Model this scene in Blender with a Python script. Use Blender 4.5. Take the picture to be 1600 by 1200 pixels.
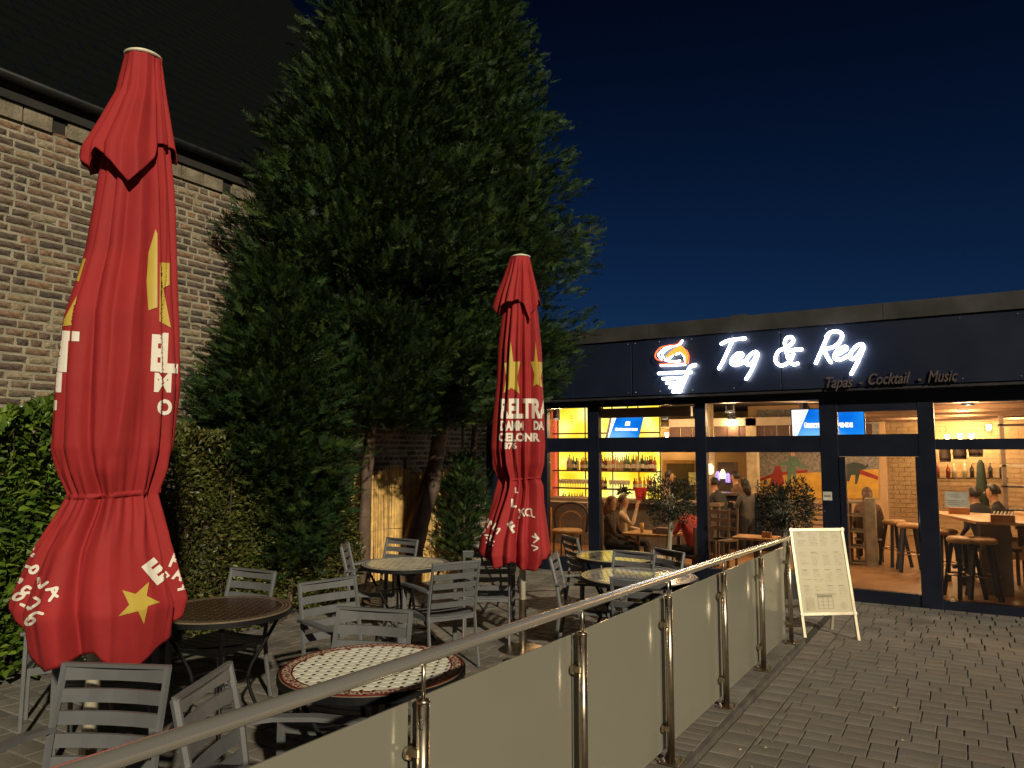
import bpy, bmesh, math, random
import numpy as np
from mathutils import Vector, Matrix, noise as mnoise
from mathutils.bvhtree import BVHTree
R = math.radians
random.seed(7); rng = np.random.default_rng(7)
S = bpy.context.scene
for o in list(bpy.data.objects): bpy.data.objects.remove(o)

# ------------------------------------------------------------- camera
FPX = 1165.0; YAW = R(31); PITCH = math.atan(105/FPX); CAMZ = 2.0
cd = bpy.data.cameras.new('camera'); cam = bpy.data.objects.new('camera', cd)
S.collection.objects.link(cam); S.camera = cam
cam.location = (0, 0, CAMZ)
cam.rotation_euler = (R(90)+PITCH, 0, YAW)
cd.sensor_width = 36; cd.lens = FPX/1600*36; cd.clip_end = 800; cd.clip_start = .05
S.render.resolution_x = 1024; S.render.resolution_y = 768

# ------------------------------------------------------------- sky
W = bpy.data.worlds.new('World'); S.world = W; W.use_nodes = True
nt = W.node_tree; nt.nodes.clear()
out = nt.nodes.new('ShaderNodeOutputWorld'); bg = nt.nodes.new('ShaderNodeBackground')
sky = nt.nodes.new('ShaderNodeTexSky'); sky.sky_type = 'NISHITA'; sky.sun_disc = False
sky.sun_elevation = R(27); sky.sun_rotation = R(127)
tint = nt.nodes.new('ShaderNodeMixRGB'); tint.blend_type = 'MULTIPLY'; tint.inputs[0].default_value = 1
tint.inputs[2].default_value = (.15, .42, 1.0, 1)
nt.links.new(sky.outputs[0], tint.inputs[1]); 
gc = nt.nodes.new('ShaderNodeTexCoord'); sx_ = nt.nodes.new('ShaderNodeSeparateXYZ'); nt.links.new(gc.outputs['Generated'], sx_.inputs[0])
def mrange(sock, a, b, c, d):
    m = nt.nodes.new('ShaderNodeMapRange'); m.interpolation_type = 'SMOOTHSTEP'
    for k, v in zip(('From Min','From Max','To Min','To Max'), (a, b, c, d)): m.inputs[k].default_value = v
    nt.links.new(sock, m.inputs['Value']); return m.outputs[0]
g1 = mrange(sx_.outputs['Z'], .05, .62, 1.2, .34); g2 = mrange(sx_.outputs['Y'], .35, .95, .50, 1.12)   # the town's glow sits behind the restaurant
gm = nt.nodes.new('ShaderNodeMath'); gm.operation = 'MULTIPLY'; nt.links.new(g1, gm.inputs[0]); nt.links.new(g2, gm.inputs[1])
gs = nt.nodes.new('ShaderNodeVectorMath'); gs.operation = 'SCALE'; nt.links.new(tint.outputs[0], gs.inputs[0]); nt.links.new(gm.outputs[0], gs.inputs['Scale'])
nt.links.new(gs.outputs[0], bg.inputs[0])
bg.inputs[1].default_value = .0085
nt.links.new(bg.outputs[0], out.inputs[0])

# ------------------------------------------------------------- key light (the square's lamps stand behind the camera)
sl = bpy.data.lights.new('sun', 'SUN'); sl.energy = 3.6; sl.angle = R(1.2); sl.color = (1, .89, .66)
sun = bpy.data.objects.new('sun', sl); S.collection.objects.link(sun)
ELEV = R(27); AZ = Vector((.80, -.60, 0)).normalized()
LD = Vector((AZ.x*math.cos(ELEV), AZ.y*math.cos(ELEV), math.sin(ELEV)))
sun.rotation_euler = LD.to_track_quat('Z', 'Y').to_euler()
sun.location = (4, -4, 8)

S.view_settings.view_transform = 'Standard'; S.view_settings.look = 'None'
S.view_settings.exposure = 0; S.view_settings.gamma = 1
S.view_settings.use_curve_mapping = False

# ------------------------------------------------------------- placing helpers
FW = Vector((-math.sin(YAW)*math.cos(PITCH), math.cos(YAW)*math.cos(PITCH), math.sin(PITCH)))
RT = Vector((math.cos(YAW), math.sin(YAW), 0)); UP = RT.cross(FW); CP = Vector((0, 0, CAMZ))
def ray(x, y): return FW + RT*((x-800)/FPX) + UP*((600-y)/FPX)
def aY(x, y, Y): r = ray(x, y); return CP + r*(Y/r.y)
def aX(x, y, X): r = ray(x, y); return CP + r*(X/r.x)
def aZ(x, y, Z): r = ray(x, y); return CP + r*((Z-CAMZ)/r.z)
def zt(Y): return .07 + .024*(11-Y)          # the terrace falls gently towards the restaurant
def zp(Y): return .024*(11-Y)+.025                # and the path beside it, one low kerb further down
def aT(x, y, h):
    Y = 5
    for _ in range(25):
        q = aZ(x, y, zt(Y)+h); Y = q.y
    return q
def px(p):
    v = Vector(p)-CP; d = v.dot(FW)
    return (800+FPX*v.dot(RT)/d, 600-FPX*v.dot(UP)/d, d)

# ------------------------------------------------------------- materials
MATS = {}
def ramp(nt, stops, mode='LINEAR'):
    r = nt.nodes.new('ShaderNodeValToRGB'); r.color_ramp.interpolation = mode
    e = r.color_ramp.elements
    while len(e) < len(stops): e.new(.5)
    for k, (p, c) in enumerate(stops): e[k].position = p; e[k].color = (*c, 1)
    return r
def mat(name, col, rough=.6, metal=0., var=.25, scale=8., bump=0., bscale=None, rnd=None, coat=0., emit=None, spec=.5, trans=0.):
    if name in MATS: return MATS[name]
    m = bpy.data.materials.new(name); m.use_nodes = True; MATS[name] = m
    t = m.node_tree; b = t.nodes['Principled BSDF']
    b.inputs['Roughness'].default_value = rough; b.inputs['Metallic'].default_value = metal
    b.inputs['Specular IOR Level'].default_value = spec
    if coat: b.inputs['Coat Weight'].default_value = coat; b.inputs['Coat Roughness'].default_value = .12
    tc = t.nodes.new('ShaderNodeTexCoord')
    nz = t.nodes.new('ShaderNodeTexNoise'); nz.inputs['Scale'].default_value = scale; nz.inputs['Detail'].default_value = 6
    t.links.new(tc.outputs['Object'], nz.inputs['Vector'])
    if rnd:   # colour picked per piece
        oi = t.nodes.new('ShaderNodeObjectInfo'); at = t.nodes.new('ShaderNodeAttribute'); at.attribute_name = 'rnd'
        ad = t.nodes.new('ShaderNodeMath'); ad.operation = 'ADD'
        t.links.new(oi.outputs['Random'], ad.inputs[0]); t.links.new(at.outputs['Fac'], ad.inputs[1])
        fr = t.nodes.new('ShaderNodeMath'); fr.operation = 'FRACT'; t.links.new(ad.outputs[0], fr.inputs[0])
        n = len(rnd); rp = ramp(t, [(k/n, c) for k, c in enumerate(rnd)], 'CONSTANT' if n > 3 else 'LINEAR')
        t.links.new(fr.outputs[0], rp.inputs[0]); base = rp.outputs[0]
    else:
        rg = t.nodes.new('ShaderNodeRGB'); rg.outputs[0].default_value = (*col, 1); base = rg.outputs[0]
    mr = t.nodes.new('ShaderNodeMapRange'); mr.inputs['From Min'].default_value = .3; mr.inputs['From Max'].default_value = .7
    mr.inputs['To Min'].default_value = 1-var; mr.inputs['To Max'].default_value = 1+var
    t.links.new(nz.outputs['Fac'], mr.inputs['Value'])
    mx = t.nodes.new('ShaderNodeVectorMath'); mx.operation = 'SCALE'
    t.links.new(base, mx.inputs[0]); t.links.new(mr.outputs[0], mx.inputs['Scale'])
    t.links.new(mx.outputs[0], b.inputs['Base Color'])
    if rough > .02 and not emit:
        m2 = t.nodes.new('ShaderNodeMapRange'); m2.inputs['To Min'].default_value = max(.02, rough-.12); m2.inputs['To Max'].default_value = min(1, rough+.12)
        t.links.new(nz.outputs['Fac'], m2.inputs['Value']); t.links.new(m2.outputs[0], b.inputs['Roughness'])
    if bump:
        bn = t.nodes.new('ShaderNodeTexNoise'); bn.inputs['Scale'].default_value = bscale or scale*5; bn.inputs['Detail'].default_value = 8
        t.links.new(tc.outputs['Object'], bn.inputs['Vector'])
        bp = t.nodes.new('ShaderNodeBump'); bp.inputs['Strength'].default_value = bump; bp.inputs['Distance'].default_value = .01
        t.links.new(bn.outputs['Fac'], bp.inputs['Height']); t.links.new(bp.outputs[0], b.inputs['Normal'])
    if emit:
        b.inputs['Emission Color'].default_value = (*emit[0], 1); b.inputs['Emission Strength'].default_value = emit[1]
    if trans:
        tr = t.nodes.new('ShaderNodeBsdfTranslucent'); t.links.new(mx.outputs[0], tr.inputs[0])
        ms = t.nodes.new('ShaderNodeMixShader'); ms.inputs[0].default_value = trans
        t.links.new(b.outputs[0], ms.inputs[1]); t.links.new(tr.outputs[0], ms.inputs[2])
        t.links.new(ms.outputs[0], t.nodes['Material Output'].inputs[0])
    return m
def glass(name, tintc=(1, 1, 1), ior=1.45, rough=0.0):
    if name in MATS: return MATS[name]
    m = bpy.data.materials.new(name); m.use_nodes = True; MATS[name] = m; t = m.node_tree; t.nodes.clear()
    o = t.nodes.new('ShaderNodeOutputMaterial'); a = t.nodes.new('ShaderNodeBsdfTransparent'); g = t.nodes.new('ShaderNodeBsdfGlossy')
    f = t.nodes.new('ShaderNodeFresnel'); f.inputs[0].default_value = ior; a.inputs[0].default_value = (*tintc, 1)
    g.inputs['Roughness'].default_value = rough
    x = t.nodes.new('ShaderNodeMixShader'); t.links.new(f.outputs[0], x.inputs[0]); t.links.new(a.outputs[0], x.inputs[1]); t.links.new(g.outputs[0], x.inputs[2])
    t.links.new(x.outputs[0], o.inputs[0]); return m

# ------------------------------------------------------------- mesh builder
class MB:
    def __init__(s): s.v = []; s.f = []; s.m = []; s.r = []
    def add(s, vs, fs, mi=0, r=0.):
        n = len(s.v); s.v += [tuple(v) for v in vs]
        for f in fs: s.f.append(tuple(i+n for i in f)); s.m.append(mi); s.r.append(r)
        return s
    def box(s, c, d, M=None, mi=0, r=0., bev=0.):
        x, y, z = d[0]/2, d[1]/2, d[2]/2
        P = [(-x,-y,-z),(x,-y,-z),(x,y,-z),(-x,y,-z),(-x,-y,z),(x,-y,z),(x,y,z),(-x,y,z)]
        F = [(0,3,2,1),(4,5,6,7),(0,1,5,4),(1,2,6,5),(2,3,7,6),(3,0,4,7)]
        c = Vector(c)
        P = [c + (M @ Vector(p) if M else Vector(p)) for p in P]
        return s.add(P, F, mi, r)
    def bar(s, a, b, w, h, up=(0,0,1), mi=0):
        a, b = Vector(a), Vector(b); d = (b-a); L = d.length; d.normalize(); u = Vector(up)
        x = d.cross(u)
        if x.length < 1e-4: x = d.cross(Vector((0,1,0)))
        x.normalize(); u = x.cross(d).normalized()
        M = Matrix((x, d, u)).transposed()
        return s.box((a+b)/2, (w, L, h), M, mi)
    def tube(s, pts, r, n=8, mi=0, cap=True, closed=False, flat=1.0, fdir=None):
        pts = [Vector(p) for p in pts]; N = len(pts)
        rs = r if isinstance(r, (list, tuple)) else [r]*N
        base = len(s.v); prev = None
        for i, p in enumerate(pts):
            a = pts[(i-1) % N] if (closed or i) else p; b = pts[(i+1) % N] if (closed or i < N-1) else p
            d = (b-a).normalized() if (b-a).length > 1e-9 else Vector((0,0,1))
            if prev is None:
                x = d.cross(Vector((0,0,1)));
                if x.length < .1: x = d.cross(Vector((0,1,0)))
            else: x = prev - d*prev.dot(d)
            x.normalize(); y = d.cross(x); prev = x
            for k in range(n):
                t = 2*math.pi*k/n; q = x*math.cos(t)*rs[i] + y*math.sin(t)*rs[i]
                if fdir is not None: q -= fdir*(q.dot(fdir)*(1-flat))
                s.v.append(tuple(p+q))
        m = N if closed else N-1
        for i in range(m):
            for k in range(n):
                a = base+i*n+k; b = base+i*n+(k+1) % n; c = base+((i+1) % N)*n+(k+1) % n; d_ = base+((i+1) % N)*n+k
                s.f.append((a, b, c, d_)); s.m.append(mi); s.r.append(0)
        if cap and not closed:
            s.f.append(tuple(base+k for k in range(n))[::-1]); s.m.append(mi); s.r.append(0)
            s.f.append(tuple(base+(N-1)*n+k for k in range(n))); s.m.append(mi); s.r.append(0)
        return s
    def lathe(s, c, prof, n=24, mi=0):
        c = Vector(c); base = len(s.v)
        for (r, z) in prof:
            for k in range(n):
                t = 2*math.pi*k/n; s.v.append((c.x+r*math.cos(t), c.y+r*math.sin(t), c.z+z))
        for i in range(len(prof)-1):
            for k in range(n):
                s.f.append((base+i*n+k, base+i*n+(k+1) % n, base+(i+1)*n+(k+1) % n, base+(i+1)*n+k)); s.m.append(mi); s.r.append(0)
        s.f.append(tuple(base+k for k in range(n))[::-1]); s.m.append(mi); s.r.append(0)
        s.f.append(tuple(base+(len(prof)-1)*n+k for k in range(n))); s.m.append(mi); s.r.append(0)
        return s
    def prism(s, poly, y0, y1, mi=0):   # polygon in (x,z) pulled from y0 to y1
        n = len(poly); V = [(x, y0, z) for x, z in poly]+[(x, y1, z) for x, z in poly]
        F = [tuple(range(n)), tuple(range(2*n-1, n-1, -1))]+[(i, i+n, (i+1) % n+n, (i+1) % n) for i in range(n)]
        return s.add(V, F, mi)
    def mesh(s, name, mats, smooth=False, rnd=False):
        me = bpy.data.meshes.new(name); me.from_pydata(s.v, [], s.f)
        for m in (mats if isinstance(mats, (list, tuple)) else [mats]): me.materials.append(m)
        if any(s.m): me.polygons.foreach_set('material_index', s.m)
        if smooth: me.polygons.foreach_set('use_smooth', [True]*len(s.f))
        if rnd:
            a = me.attributes.new('rnd', 'FLOAT', 'FACE'); a.data.foreach_set('value', s.r)
        me.update(); return me
def link(name, me, parent=None, loc=(0,0,0), rz=0, kind=None, label=None):
    o = bpy.data.objects.new(name, me); S.collection.objects.link(o)
    o.location = loc; o.rotation_euler = (0, 0, rz)
    if parent: o.parent = parent
    if kind: o['kind'] = kind
    if label: o['label'] = label
    return o
def part(name, mb, m, parent=None, smooth=False, world=False, rnd=False, kind=None, label=None):
    """one mesh object; world=True when mb holds world coordinates and the parent is unrotated"""
    me = mb.mesh(name, m, smooth, rnd)
    o = link(name, me, parent, kind=kind, label=label)
    if world and parent:
        p = parent; off = Vector((0, 0, 0))
        while p: off += Vector(p.location); p = p.parent
        o.location = -off
    return o
def bevel(o, w=.004, seg=2):
    m = o.modifiers.new('bevel', 'BEVEL'); m.width = w; m.segments = seg; m.limit_method = 'ANGLE'; return o
def thing(name, label, cat, loc=(0,0,0), rz=0, group=None):
    o = bpy.data.objects.new(name, None); S.collection.objects.link(o); o.empty_display_size = .2
    o.location = loc; o.rotation_euler = (0, 0, rz); o['label'] = label; o['category'] = cat
    if group: o['group'] = group
    return o
def tag(o, label, cat, group=None, kind=None):
    o['label'] = label; o['category'] = cat
    if group: o['group'] = group
    if kind: o['kind'] = kind
    return o
def dup(o, parent=None, loc=None, rz=None, label=None, group=None):
    c = o.copy(); S.collection.objects.link(c)
    if parent: c.parent = parent
    if loc is not None: c.location = loc
    if rz is not None: c.rotation_euler = (0, 0, rz)
    if label: c['label'] = label
    if group: c['group'] = group
    for ch in list(o.children): dup(ch, c)
    return c
def smoothline(P, k=6):
    """Catmull-Rom through points (any dimension)"""
    P = [np.array(p, float) for p in P]
    if len(P) < 3: return [P[0]+(P[-1]-P[0])*t for t in np.linspace(0, 1, k+1)]
    Q = [2*P[0]-P[1]]+P+[2*P[-1]-P[-2]]; o = []
    for i in range(1, len(Q)-2):
        for t in np.linspace(0, 1, k, endpoint=False):
            a, b, c, d = Q[i-1], Q[i], Q[i+1], Q[i+2]
            o.append(.5*((2*b)+(-a+c)*t+(2*a-5*b+4*c-d)*t*t+(-a+3*b-3*c+d)*t**3))
    o.append(P[-1]); return o
def text_mesh(txt, size=1., offset=0., extrude=0., shear=0., align='LEFT', spacing=1.):
    cu = bpy.data.curves.new('lettering', 'FONT'); cu.body = txt; cu.size = size; cu.offset = offset; cu.extrude = extrude
    cu.shear = shear; cu.align_x = align; cu.resolution_u = 3; cu.space_character = spacing
    ob = bpy.data.objects.new('lettering', cu); S.collection.objects.link(ob)
    bpy.context.view_layer.update()
    me = bpy.data.meshes.new_from_object(ob.evaluated_get(bpy.context.evaluated_depsgraph_get()))
    bpy.data.objects.remove(ob); bpy.data.curves.remove(cu); return me
# ============================================================= SETTING
asphalt = mat('ground_soil', (.045, .04, .032), .95, var=.4, scale=3, bump=.5)
g = MB(); n = 24
g.add([(-300,-300,-.06),(300,-300,-.06),(300,300,-.06),(-300,300,-.06)], [(0,1,2,3)])
part('ground', g, asphalt, kind='structure')

pav_m = mat('paver_concrete', (.1,.1,.1), .82, var=.38, scale=2.2, bump=.45, bscale=60,
            rnd=[(.158,.140,.116),(.140,.125,.106),(.170,.150,.124),(.148,.136,.118),(.132,.120,.106),(.158,.134,.112),(.163,.147,.125),(.142,.125,.104)])
joint_m = mat('joint_sand', (.030,.026,.020), .95, var=.4, scale=30, bump=.4)

def paver_mesh(L, B, H=.05, seed=0):
    """a slightly worn block with rounded top edges"""
    r = random.Random(seed); c = .0035; j = lambda: r.uniform(-.002, .002)
    a, b = L/2, B/2
    V = []
    for (z, q) in ((-H, 0), (-c, 0), (0, c)):
        V += [(-a+q+j(), -b+q+j(), z+(j()*.6 if z == 0 else 0)), (a-q+j(), -b+q+j(), z+(j()*.6 if z == 0 else 0)),
              (a-q+j(), b-q+j(), z+(j()*.6 if z == 0 else 0)), (-a+q+j(), b-q+j(), z+(j()*.6 if z == 0 else 0))]
    F = []
    for k in range(2):
        for i in range(4): F.append((k*4+i, k*4+(i+1) % 4, k*4+4+(i+1) % 4, k*4+4+i))
    F.append((8, 9, 10, 11)); mb = MB(); mb.add(V, F); return mb
def lay(parent, cells, zfun, tilt, name, limit=300):
    """cells: (x, y, length, breadth); the ones that show largest become objects, the rest one joined mesh"""
    sc = []
    for c in cells:
        p = px((c[0], c[1], zfun(c[1])))
        vis = p[2] > .5 and -40 < p[0] < 1640 and p[1] < 1240 and p[1] > 700
        sc.append((-(c[2]*c[3]/p[2]**3) if vis else 1, c))
    sc.sort(key=lambda t: t[0]); cache = {}
    big = [c for s, c in sc[:limit] if s < 0]; rest = [c for s, c in sc if not (s < 0 and c in big)] if False else [c for i, (s, c) in enumerate(sc) if i >= len(big)]
    for i, (x, y, L, B) in enumerate(big):
        key = (round(L, 3), round(B, 3), i % 4)
        if key not in cache: cache[key] = paver_mesh(L, B, .05, hash(key) % 999).mesh(name, pav_m)
        o = link(name, cache[key], parent, (x, y, zfun(y)+random.uniform(-.0015, .0015)))
        o.rotation_euler = (tilt+random.uniform(-.006, .006), random.uniform(-.006, .006), random.uniform(-.006, .006))
    mb = MB()
    for (x, y, L, B) in rest:
        z = zfun(y); q = .005; a, b = L/2, B/2; h = random.uniform(-.0015, .0015)
        V = [(x-a, y-b, z-.03), (x+a, y-b, z-.03), (x+a, y+b, z-.03), (x-a, y+b, z-.03),
             (x-a+q, y-b+q, zfun(y-b)+h), (x+a-q, y-b+q, zfun(y-b)+h), (x+a-q, y+b-q, zfun(y+b)+h), (x-a+q, y+b-q, zfun(y+b)+h)]
        mb.add(V, [(4,5,6,7),(0,1,5,4),(1,2,6,5),(2,3,7,6),(3,0,4,7)], 0, random.random())
    part(name+'_field', mb, pav_m, parent, rnd=True, kind='stuff')

# --- the path in front of the door, blocks in three lengths
pb = MB(); pb.add([(-1.42,-3,zp(-3)-.012),(6,-3,zp(-3)-.012),(6,11.0,-.012),(-1.42,11.0,-.012)], [(0,1,2,3)])
path = part('path', pb, joint_m, kind='structure')
cells = []; RH = .150; J = .007
y = .9; row = 0
while y < 11.0:
    seg = row//2
    off = (seg*.37) % .86
    x = -1.22-.86+off
    k = 0
    while x < 5.2:
        Ls = (.163, .317) if row % 2 == 0 else (.163, .155, .162)
        Ls = [[.155, .235], [.155, .155, .235]][(k+seg) % 2] if row % 2 == 0 else [[.155, .155, .235], [.155, .235]][(k+seg) % 2]
        for L in Ls:
            x0, x1 = max(x, -1.215), x+L
            if x1-x0 > .015: cells.append(((x0+x1)/2, y+RH/2, x1-x0-J, RH-J))
            x += L
        k += 1
    y += RH; row += 1
y = .9
while y < 11.0:       # the edge course along the kerb
    cells.append((-1.315, y+.105, .20-J, .21-J)); y += .21
lay(path, cells, zp, -math.atan(.024), 'paver')
kb = MB()
y = .0
while y < 8.0:        # low kerb stones that carry the terrace edge
    kb.box((-1.435, y+.25, zt(y+.25)-.068), (.035, .494, .13), r=random.random()); y += .5
part('kerb', kb, mat('kerb_stone', (.085,.075,.062), .9, var=.4, scale=5, bump=.5), path)
# --- litter on the path
leafm = mat('dry_leaf', (.32,.26,.16), .8, var=.4, scale=40)
lf = MB()
for k in range(70):
    yy = random.uniform(2.5, 8.6); xx = -1.38+abs(random.gauss(0, .25)) if k < 46 else random.uniform(-1.3, 2.6)
    a = random.uniform(0, 6.3); s_ = random.uniform(.008, .02); c_, d_ = math.cos(a)*s_, math.sin(a)*s_
    lf.add([(xx-c_, yy-d_, zp(yy)+.004), (xx+d_*.5, yy-c_*.5, zp(yy)+.007), (xx+c_, yy+d_, zp(yy)+.005), (xx-d_*.5, yy+c_*.5, zp(yy)+.012)], [(0,1,2,3)])
part('fallen_leaves', lf, leafm, kind='stuff')['label'] = 'small dry leaves and crumbs scattered along the kerb'

# --- terrace
tb = MB(); z0 = lambda y: zt(y)-.012
tb.add([(-7.1,-2,z0(-2)),(-1.42,-2,z0(-2)),(-1.42,11,z0(11)),(-7.1,11,z0(11))], [(0,1,2,3)])
tb.add([(-1.42,7.95,-.03),(-1.42,7.95,z0(7.95)),(-1.42,11,z0(11)),(-1.42,11,-.03)], [(0,1,2,3)])
terrace = part('terrace', tb, joint_m, kind='structure')
cells = []; y = .3; row = 0
while y < 11:
    x = -7.1+(row % 3)*.07
    while x < -1.74:
        L = random.choice((.20, .20, .14, .26)); x1 = min(x+L, -1.70)
        if x1-x > .05: cells.append(((x+x1)/2, y+.085, x1-x-.007, .17-.007))
        x += L
    y += .17; row += 1
y = .3
while y < 10.9:       # edge course under the railing
    cells.append((-1.575, y+.05, .25-.006, .10-.006)); y += .10
lay(terrace, cells, zt, -math.atan(.024), 'paver')
# ============================================================= BRICK HOUSE on the left
brick_m = mat('old_brick', (.1,.05,.04), .9, var=.45, scale=18, bump=.8, bscale=45,
    rnd=[(.150,.100,.065),(.120,.078,.052),(.085,.060,.045),(.175,.110,.070),(.220,.160,.095),(.105,.072,.053),(.075,.055,.044),(.200,.115,.070),(.140,.105,.070),(.240,.190,.120),(.098,.066,.048),(.130,.085,.058)])
mortar_m = mat('lime_mortar', (.31,.275,.20), .95, var=.22, scale=7, bump=.9, bscale=70)
roof_m = mat('roof_slate', (.003,.004,.004), .95, var=.2, scale=6, spec=.08)
wood_dark = mat('dark_eaves_board', (.02,.017,.014), .8, var=.3, scale=5, bump=.3)
house = thing('brick_house', 'old brick house with lime mortar joints and dark eaves behind the hedge', 'house', (-7.1, 6, 0))
WX = -7.1; ZTOP = 5.08
w = MB(); w.box((WX-.152, 5.0, ZTOP/2), (.30, 13.0, ZTOP))
w.box((WX-.152, 12.0, 4.55), (.30, .9, 1.05))
part('wall', w, mortar_m, house, world=True)
def brick_mb(L, H, seed):
    r = random.Random(seed); ny, nz = 4, 3; V = []; F = []
    D = .010
    for i in range(ny+1):
        for k in range(nz+1):
            e = (i in (0, ny)) or (k in (0, nz))
            yy = -L/2+L*i/ny; zz = -H/2+H*k/nz
            if e: yy += r.uniform(-.004, .004); zz += r.uniform(-.003, .003)
            V.append((D*(.15 if e else 1)+r.uniform(-.0025, .0025), yy, zz))
    def ix(i, k): return i*(nz+1)+k
    for i in range(ny):
        for k in range(nz): F.append((ix(i,k), ix(i+1,k), ix(i+1,k+1), ix(i,k+1)))
    n = len(V); ring = [ix(i,0) for i in range(ny+1)]+[ix(ny,k) for k in range(1,nz+1)]+[ix(i,nz) for i in range(ny-1,-1,-1)]+[ix(0,k) for k in range(nz-1,0,-1)]
    for q in ring: V.append((-.03, V[q][1], V[q][2]))
    m = len(ring)
    for a in range(m): F.append((ring[a], n+a, n+(a+1) % m, ring[(a+1) % m]))
    mb = MB(); mb.add(V, F); return mb
CH = .0765; bricks = []
row = 0; z = .02
while z < ZTOP-.16:
    yy = -1.3+random.uniform(0, .06)+(row % 2)*.12; k = row
    while yy < 11.0:
        L = random.choice((.235, .235, .225, .115, .12) if k % 2 else (.115, .235, .16, .23)); k += 1
        bricks.append((yy+L/2, z+CH/2, L-.022+random.uniform(-.008, .004), CH-.023+random.uniform(-.004, .003))); yy += L
    z += CH; row += 1
def bscore(b):
    p = px((WX, b[0], b[1]))
    if p[2] < .5 or not (-30 < p[0] < 425) or not (100 < p[1] < 655): return 1
    if 285 < p[0] and p[1] > 590: return 1
    mid = 190
    if p[1] > 300 and 110 < p[0] < 262: return 1
    return -b[2]/p[2]**2
bs = sorted(((bscore(b), b) for b in bricks), key=lambda t: t[0])
bm_cache = [[brick_mb(L, .06, 100*i+s).mesh('brick', brick_m) for s in range(6)] for i, L in enumerate((.10, .145, .218))]
mb = MB(); nb = 0
for s_, (yy, z, L, H) in bs:
    if s_ < 0 and nb < 300:
        nb += 1
        i = 0 if L < .12 else (1 if L < .18 else 2); base = (.10, .145, .218)[i]
        o = link('brick', random.choice(bm_cache[i]), house, (WX+random.uniform(-.003, .003)+7.1, yy-6, z))
        o.scale = (1, L/base, H/.06); o.rotation_euler = (random.uniform(-.012, .012), 0, 0)
    else:
        rr = random.random(); x = WX+random.uniform(.003, .009)
        mb.add([(WX-.02,yy-L/2,z-H/2),(WX-.02,yy+L/2,z-H/2),(WX-.02,yy+L/2,z+H/2),(WX-.02,yy-L/2,z+H/2),
                (x,yy-L/2+.004,z-H/2+.004),(x,yy+L/2-.004,z-H/2+.003),(x,yy+L/2-.005,z+H/2-.004),(x,yy-L/2+.003,z+H/2-.003)],
               [(4,5,6,7),(0,1,5,4),(1,2,6,5),(2,3,7,6),(3,0,4,7)], 0, rr)
part('brick_field', mb, brick_m, house, world=True, rnd=True, kind='stuff')
# top course: limewashed blocks with pockets for the rafters
pale = mat('pale_coping', (.20,.165,.115), .95, var=.35, scale=9, bump=.9, bscale=40)
yy = -1.0
while yy < 10.9:
    y1 = yy+.81
    for a, b in ((yy, yy+.27), (yy+.275, yy+.54), (yy+.545, yy+.80)):
        t = MB(); t.box((WX+.004, (a+b)/2, ZTOP-.07+.0), (.05, b-a-.01, .15)); part('coping_block', t, pale, house, world=True)
    r_ = MB(); r_.box((WX-.02, yy+.865, ZTOP-.065), (.06, .11, .13)); part('rafter_end', r_, wood_dark, house, world=True)
    yy += .93
e = MB(); e.box((WX-.02, 4.6, ZTOP+.035), (.14, 13.2, .03)); part('soffit', e, wood_dark, house, world=True)
e = MB(); e.box((WX+.045, 5.3, ZTOP+.11), (.03, 14.6, .20)); part('fascia_board', e, wood_dark, house, world=True)
e = MB(); pts = []
for k in range(9):
    a = math.pi+math.pi*k/8; pts.append((WX+.125+.06*math.cos(a), ZTOP+.20+.06*math.sin(a)))
V = [(x, -2, z) for x, z in pts]+[(x, 12.5, z) for x, z in pts]
e.add(V, [(i, i+1, i+10, i+9) for i in range(8)]); gut = part('gutter', e, mat('gutter_zinc', (.035,.037,.038), .5, .6), house, world=True, smooth=True)
gut.modifiers.new('s', 'SOLIDIFY').thickness = .004
# slate courses
rf = MB(); sl_ = R(48); nrow = 46
for k in range(nrow):
    a = k*.26; x0 = WX+.11-a*math.cos(sl_); z0_ = ZTOP+.20+a*math.sin(sl_); L = .30
    x1, z1 = x0-L*math.cos(sl_), z0_+L*math.sin(sl_)
    y_ = -2+(k % 2)*.2
    while y_ < 13.0:
        h = .006+random.uniform(0, .002)
        rf.add([(x0, y_, z0_+.02+h), (x0, y_+.39, z0_+.02+h), (x1, y_+.39, z1+.004), (x1, y_, z1+.004), (x0, y_, z0_+h), (x0, y_+.39, z0_+h)],
               [(0,1,2,3),(4,5,1,0)], 0, random.random()); y_ += .4
roof = part('roof', rf, roof_m, house, world=True, kind='stuff')
# ============================================================= RESTAURANT
FY = 11.0; FL = .13
frame_m = mat('anthracite_aluminium', (.008,.011,.024), .42, .2, var=.12, scale=3)
fascia_m = mat('dark_fascia_panel', (.010,.015,.034), .40, .1, var=.12, scale=1.5)
flash_m = mat('roof_edge_metal', (.10,.095,.095), .45, .7, var=.25, scale=2.2)
pane_m = glass('window_glass', (.97, .98, .98))
rest = thing('restaurant_building', 'single storey restaurant with dark fascia and lit full height glass front', 'building', (0, FY, 0))
def P(name, mb, m, **k): return part(name, mb, m, rest, world=True, **k)
def fbox(x0, x1, z0, z1, y0, y1): m_ = MB(); m_.box(((x0+x1)/2, (y0+y1)/2, (z0+z1)/2), (x1-x0, y1-y0, z1-z0)); return m_
XR = 4.2
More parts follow.
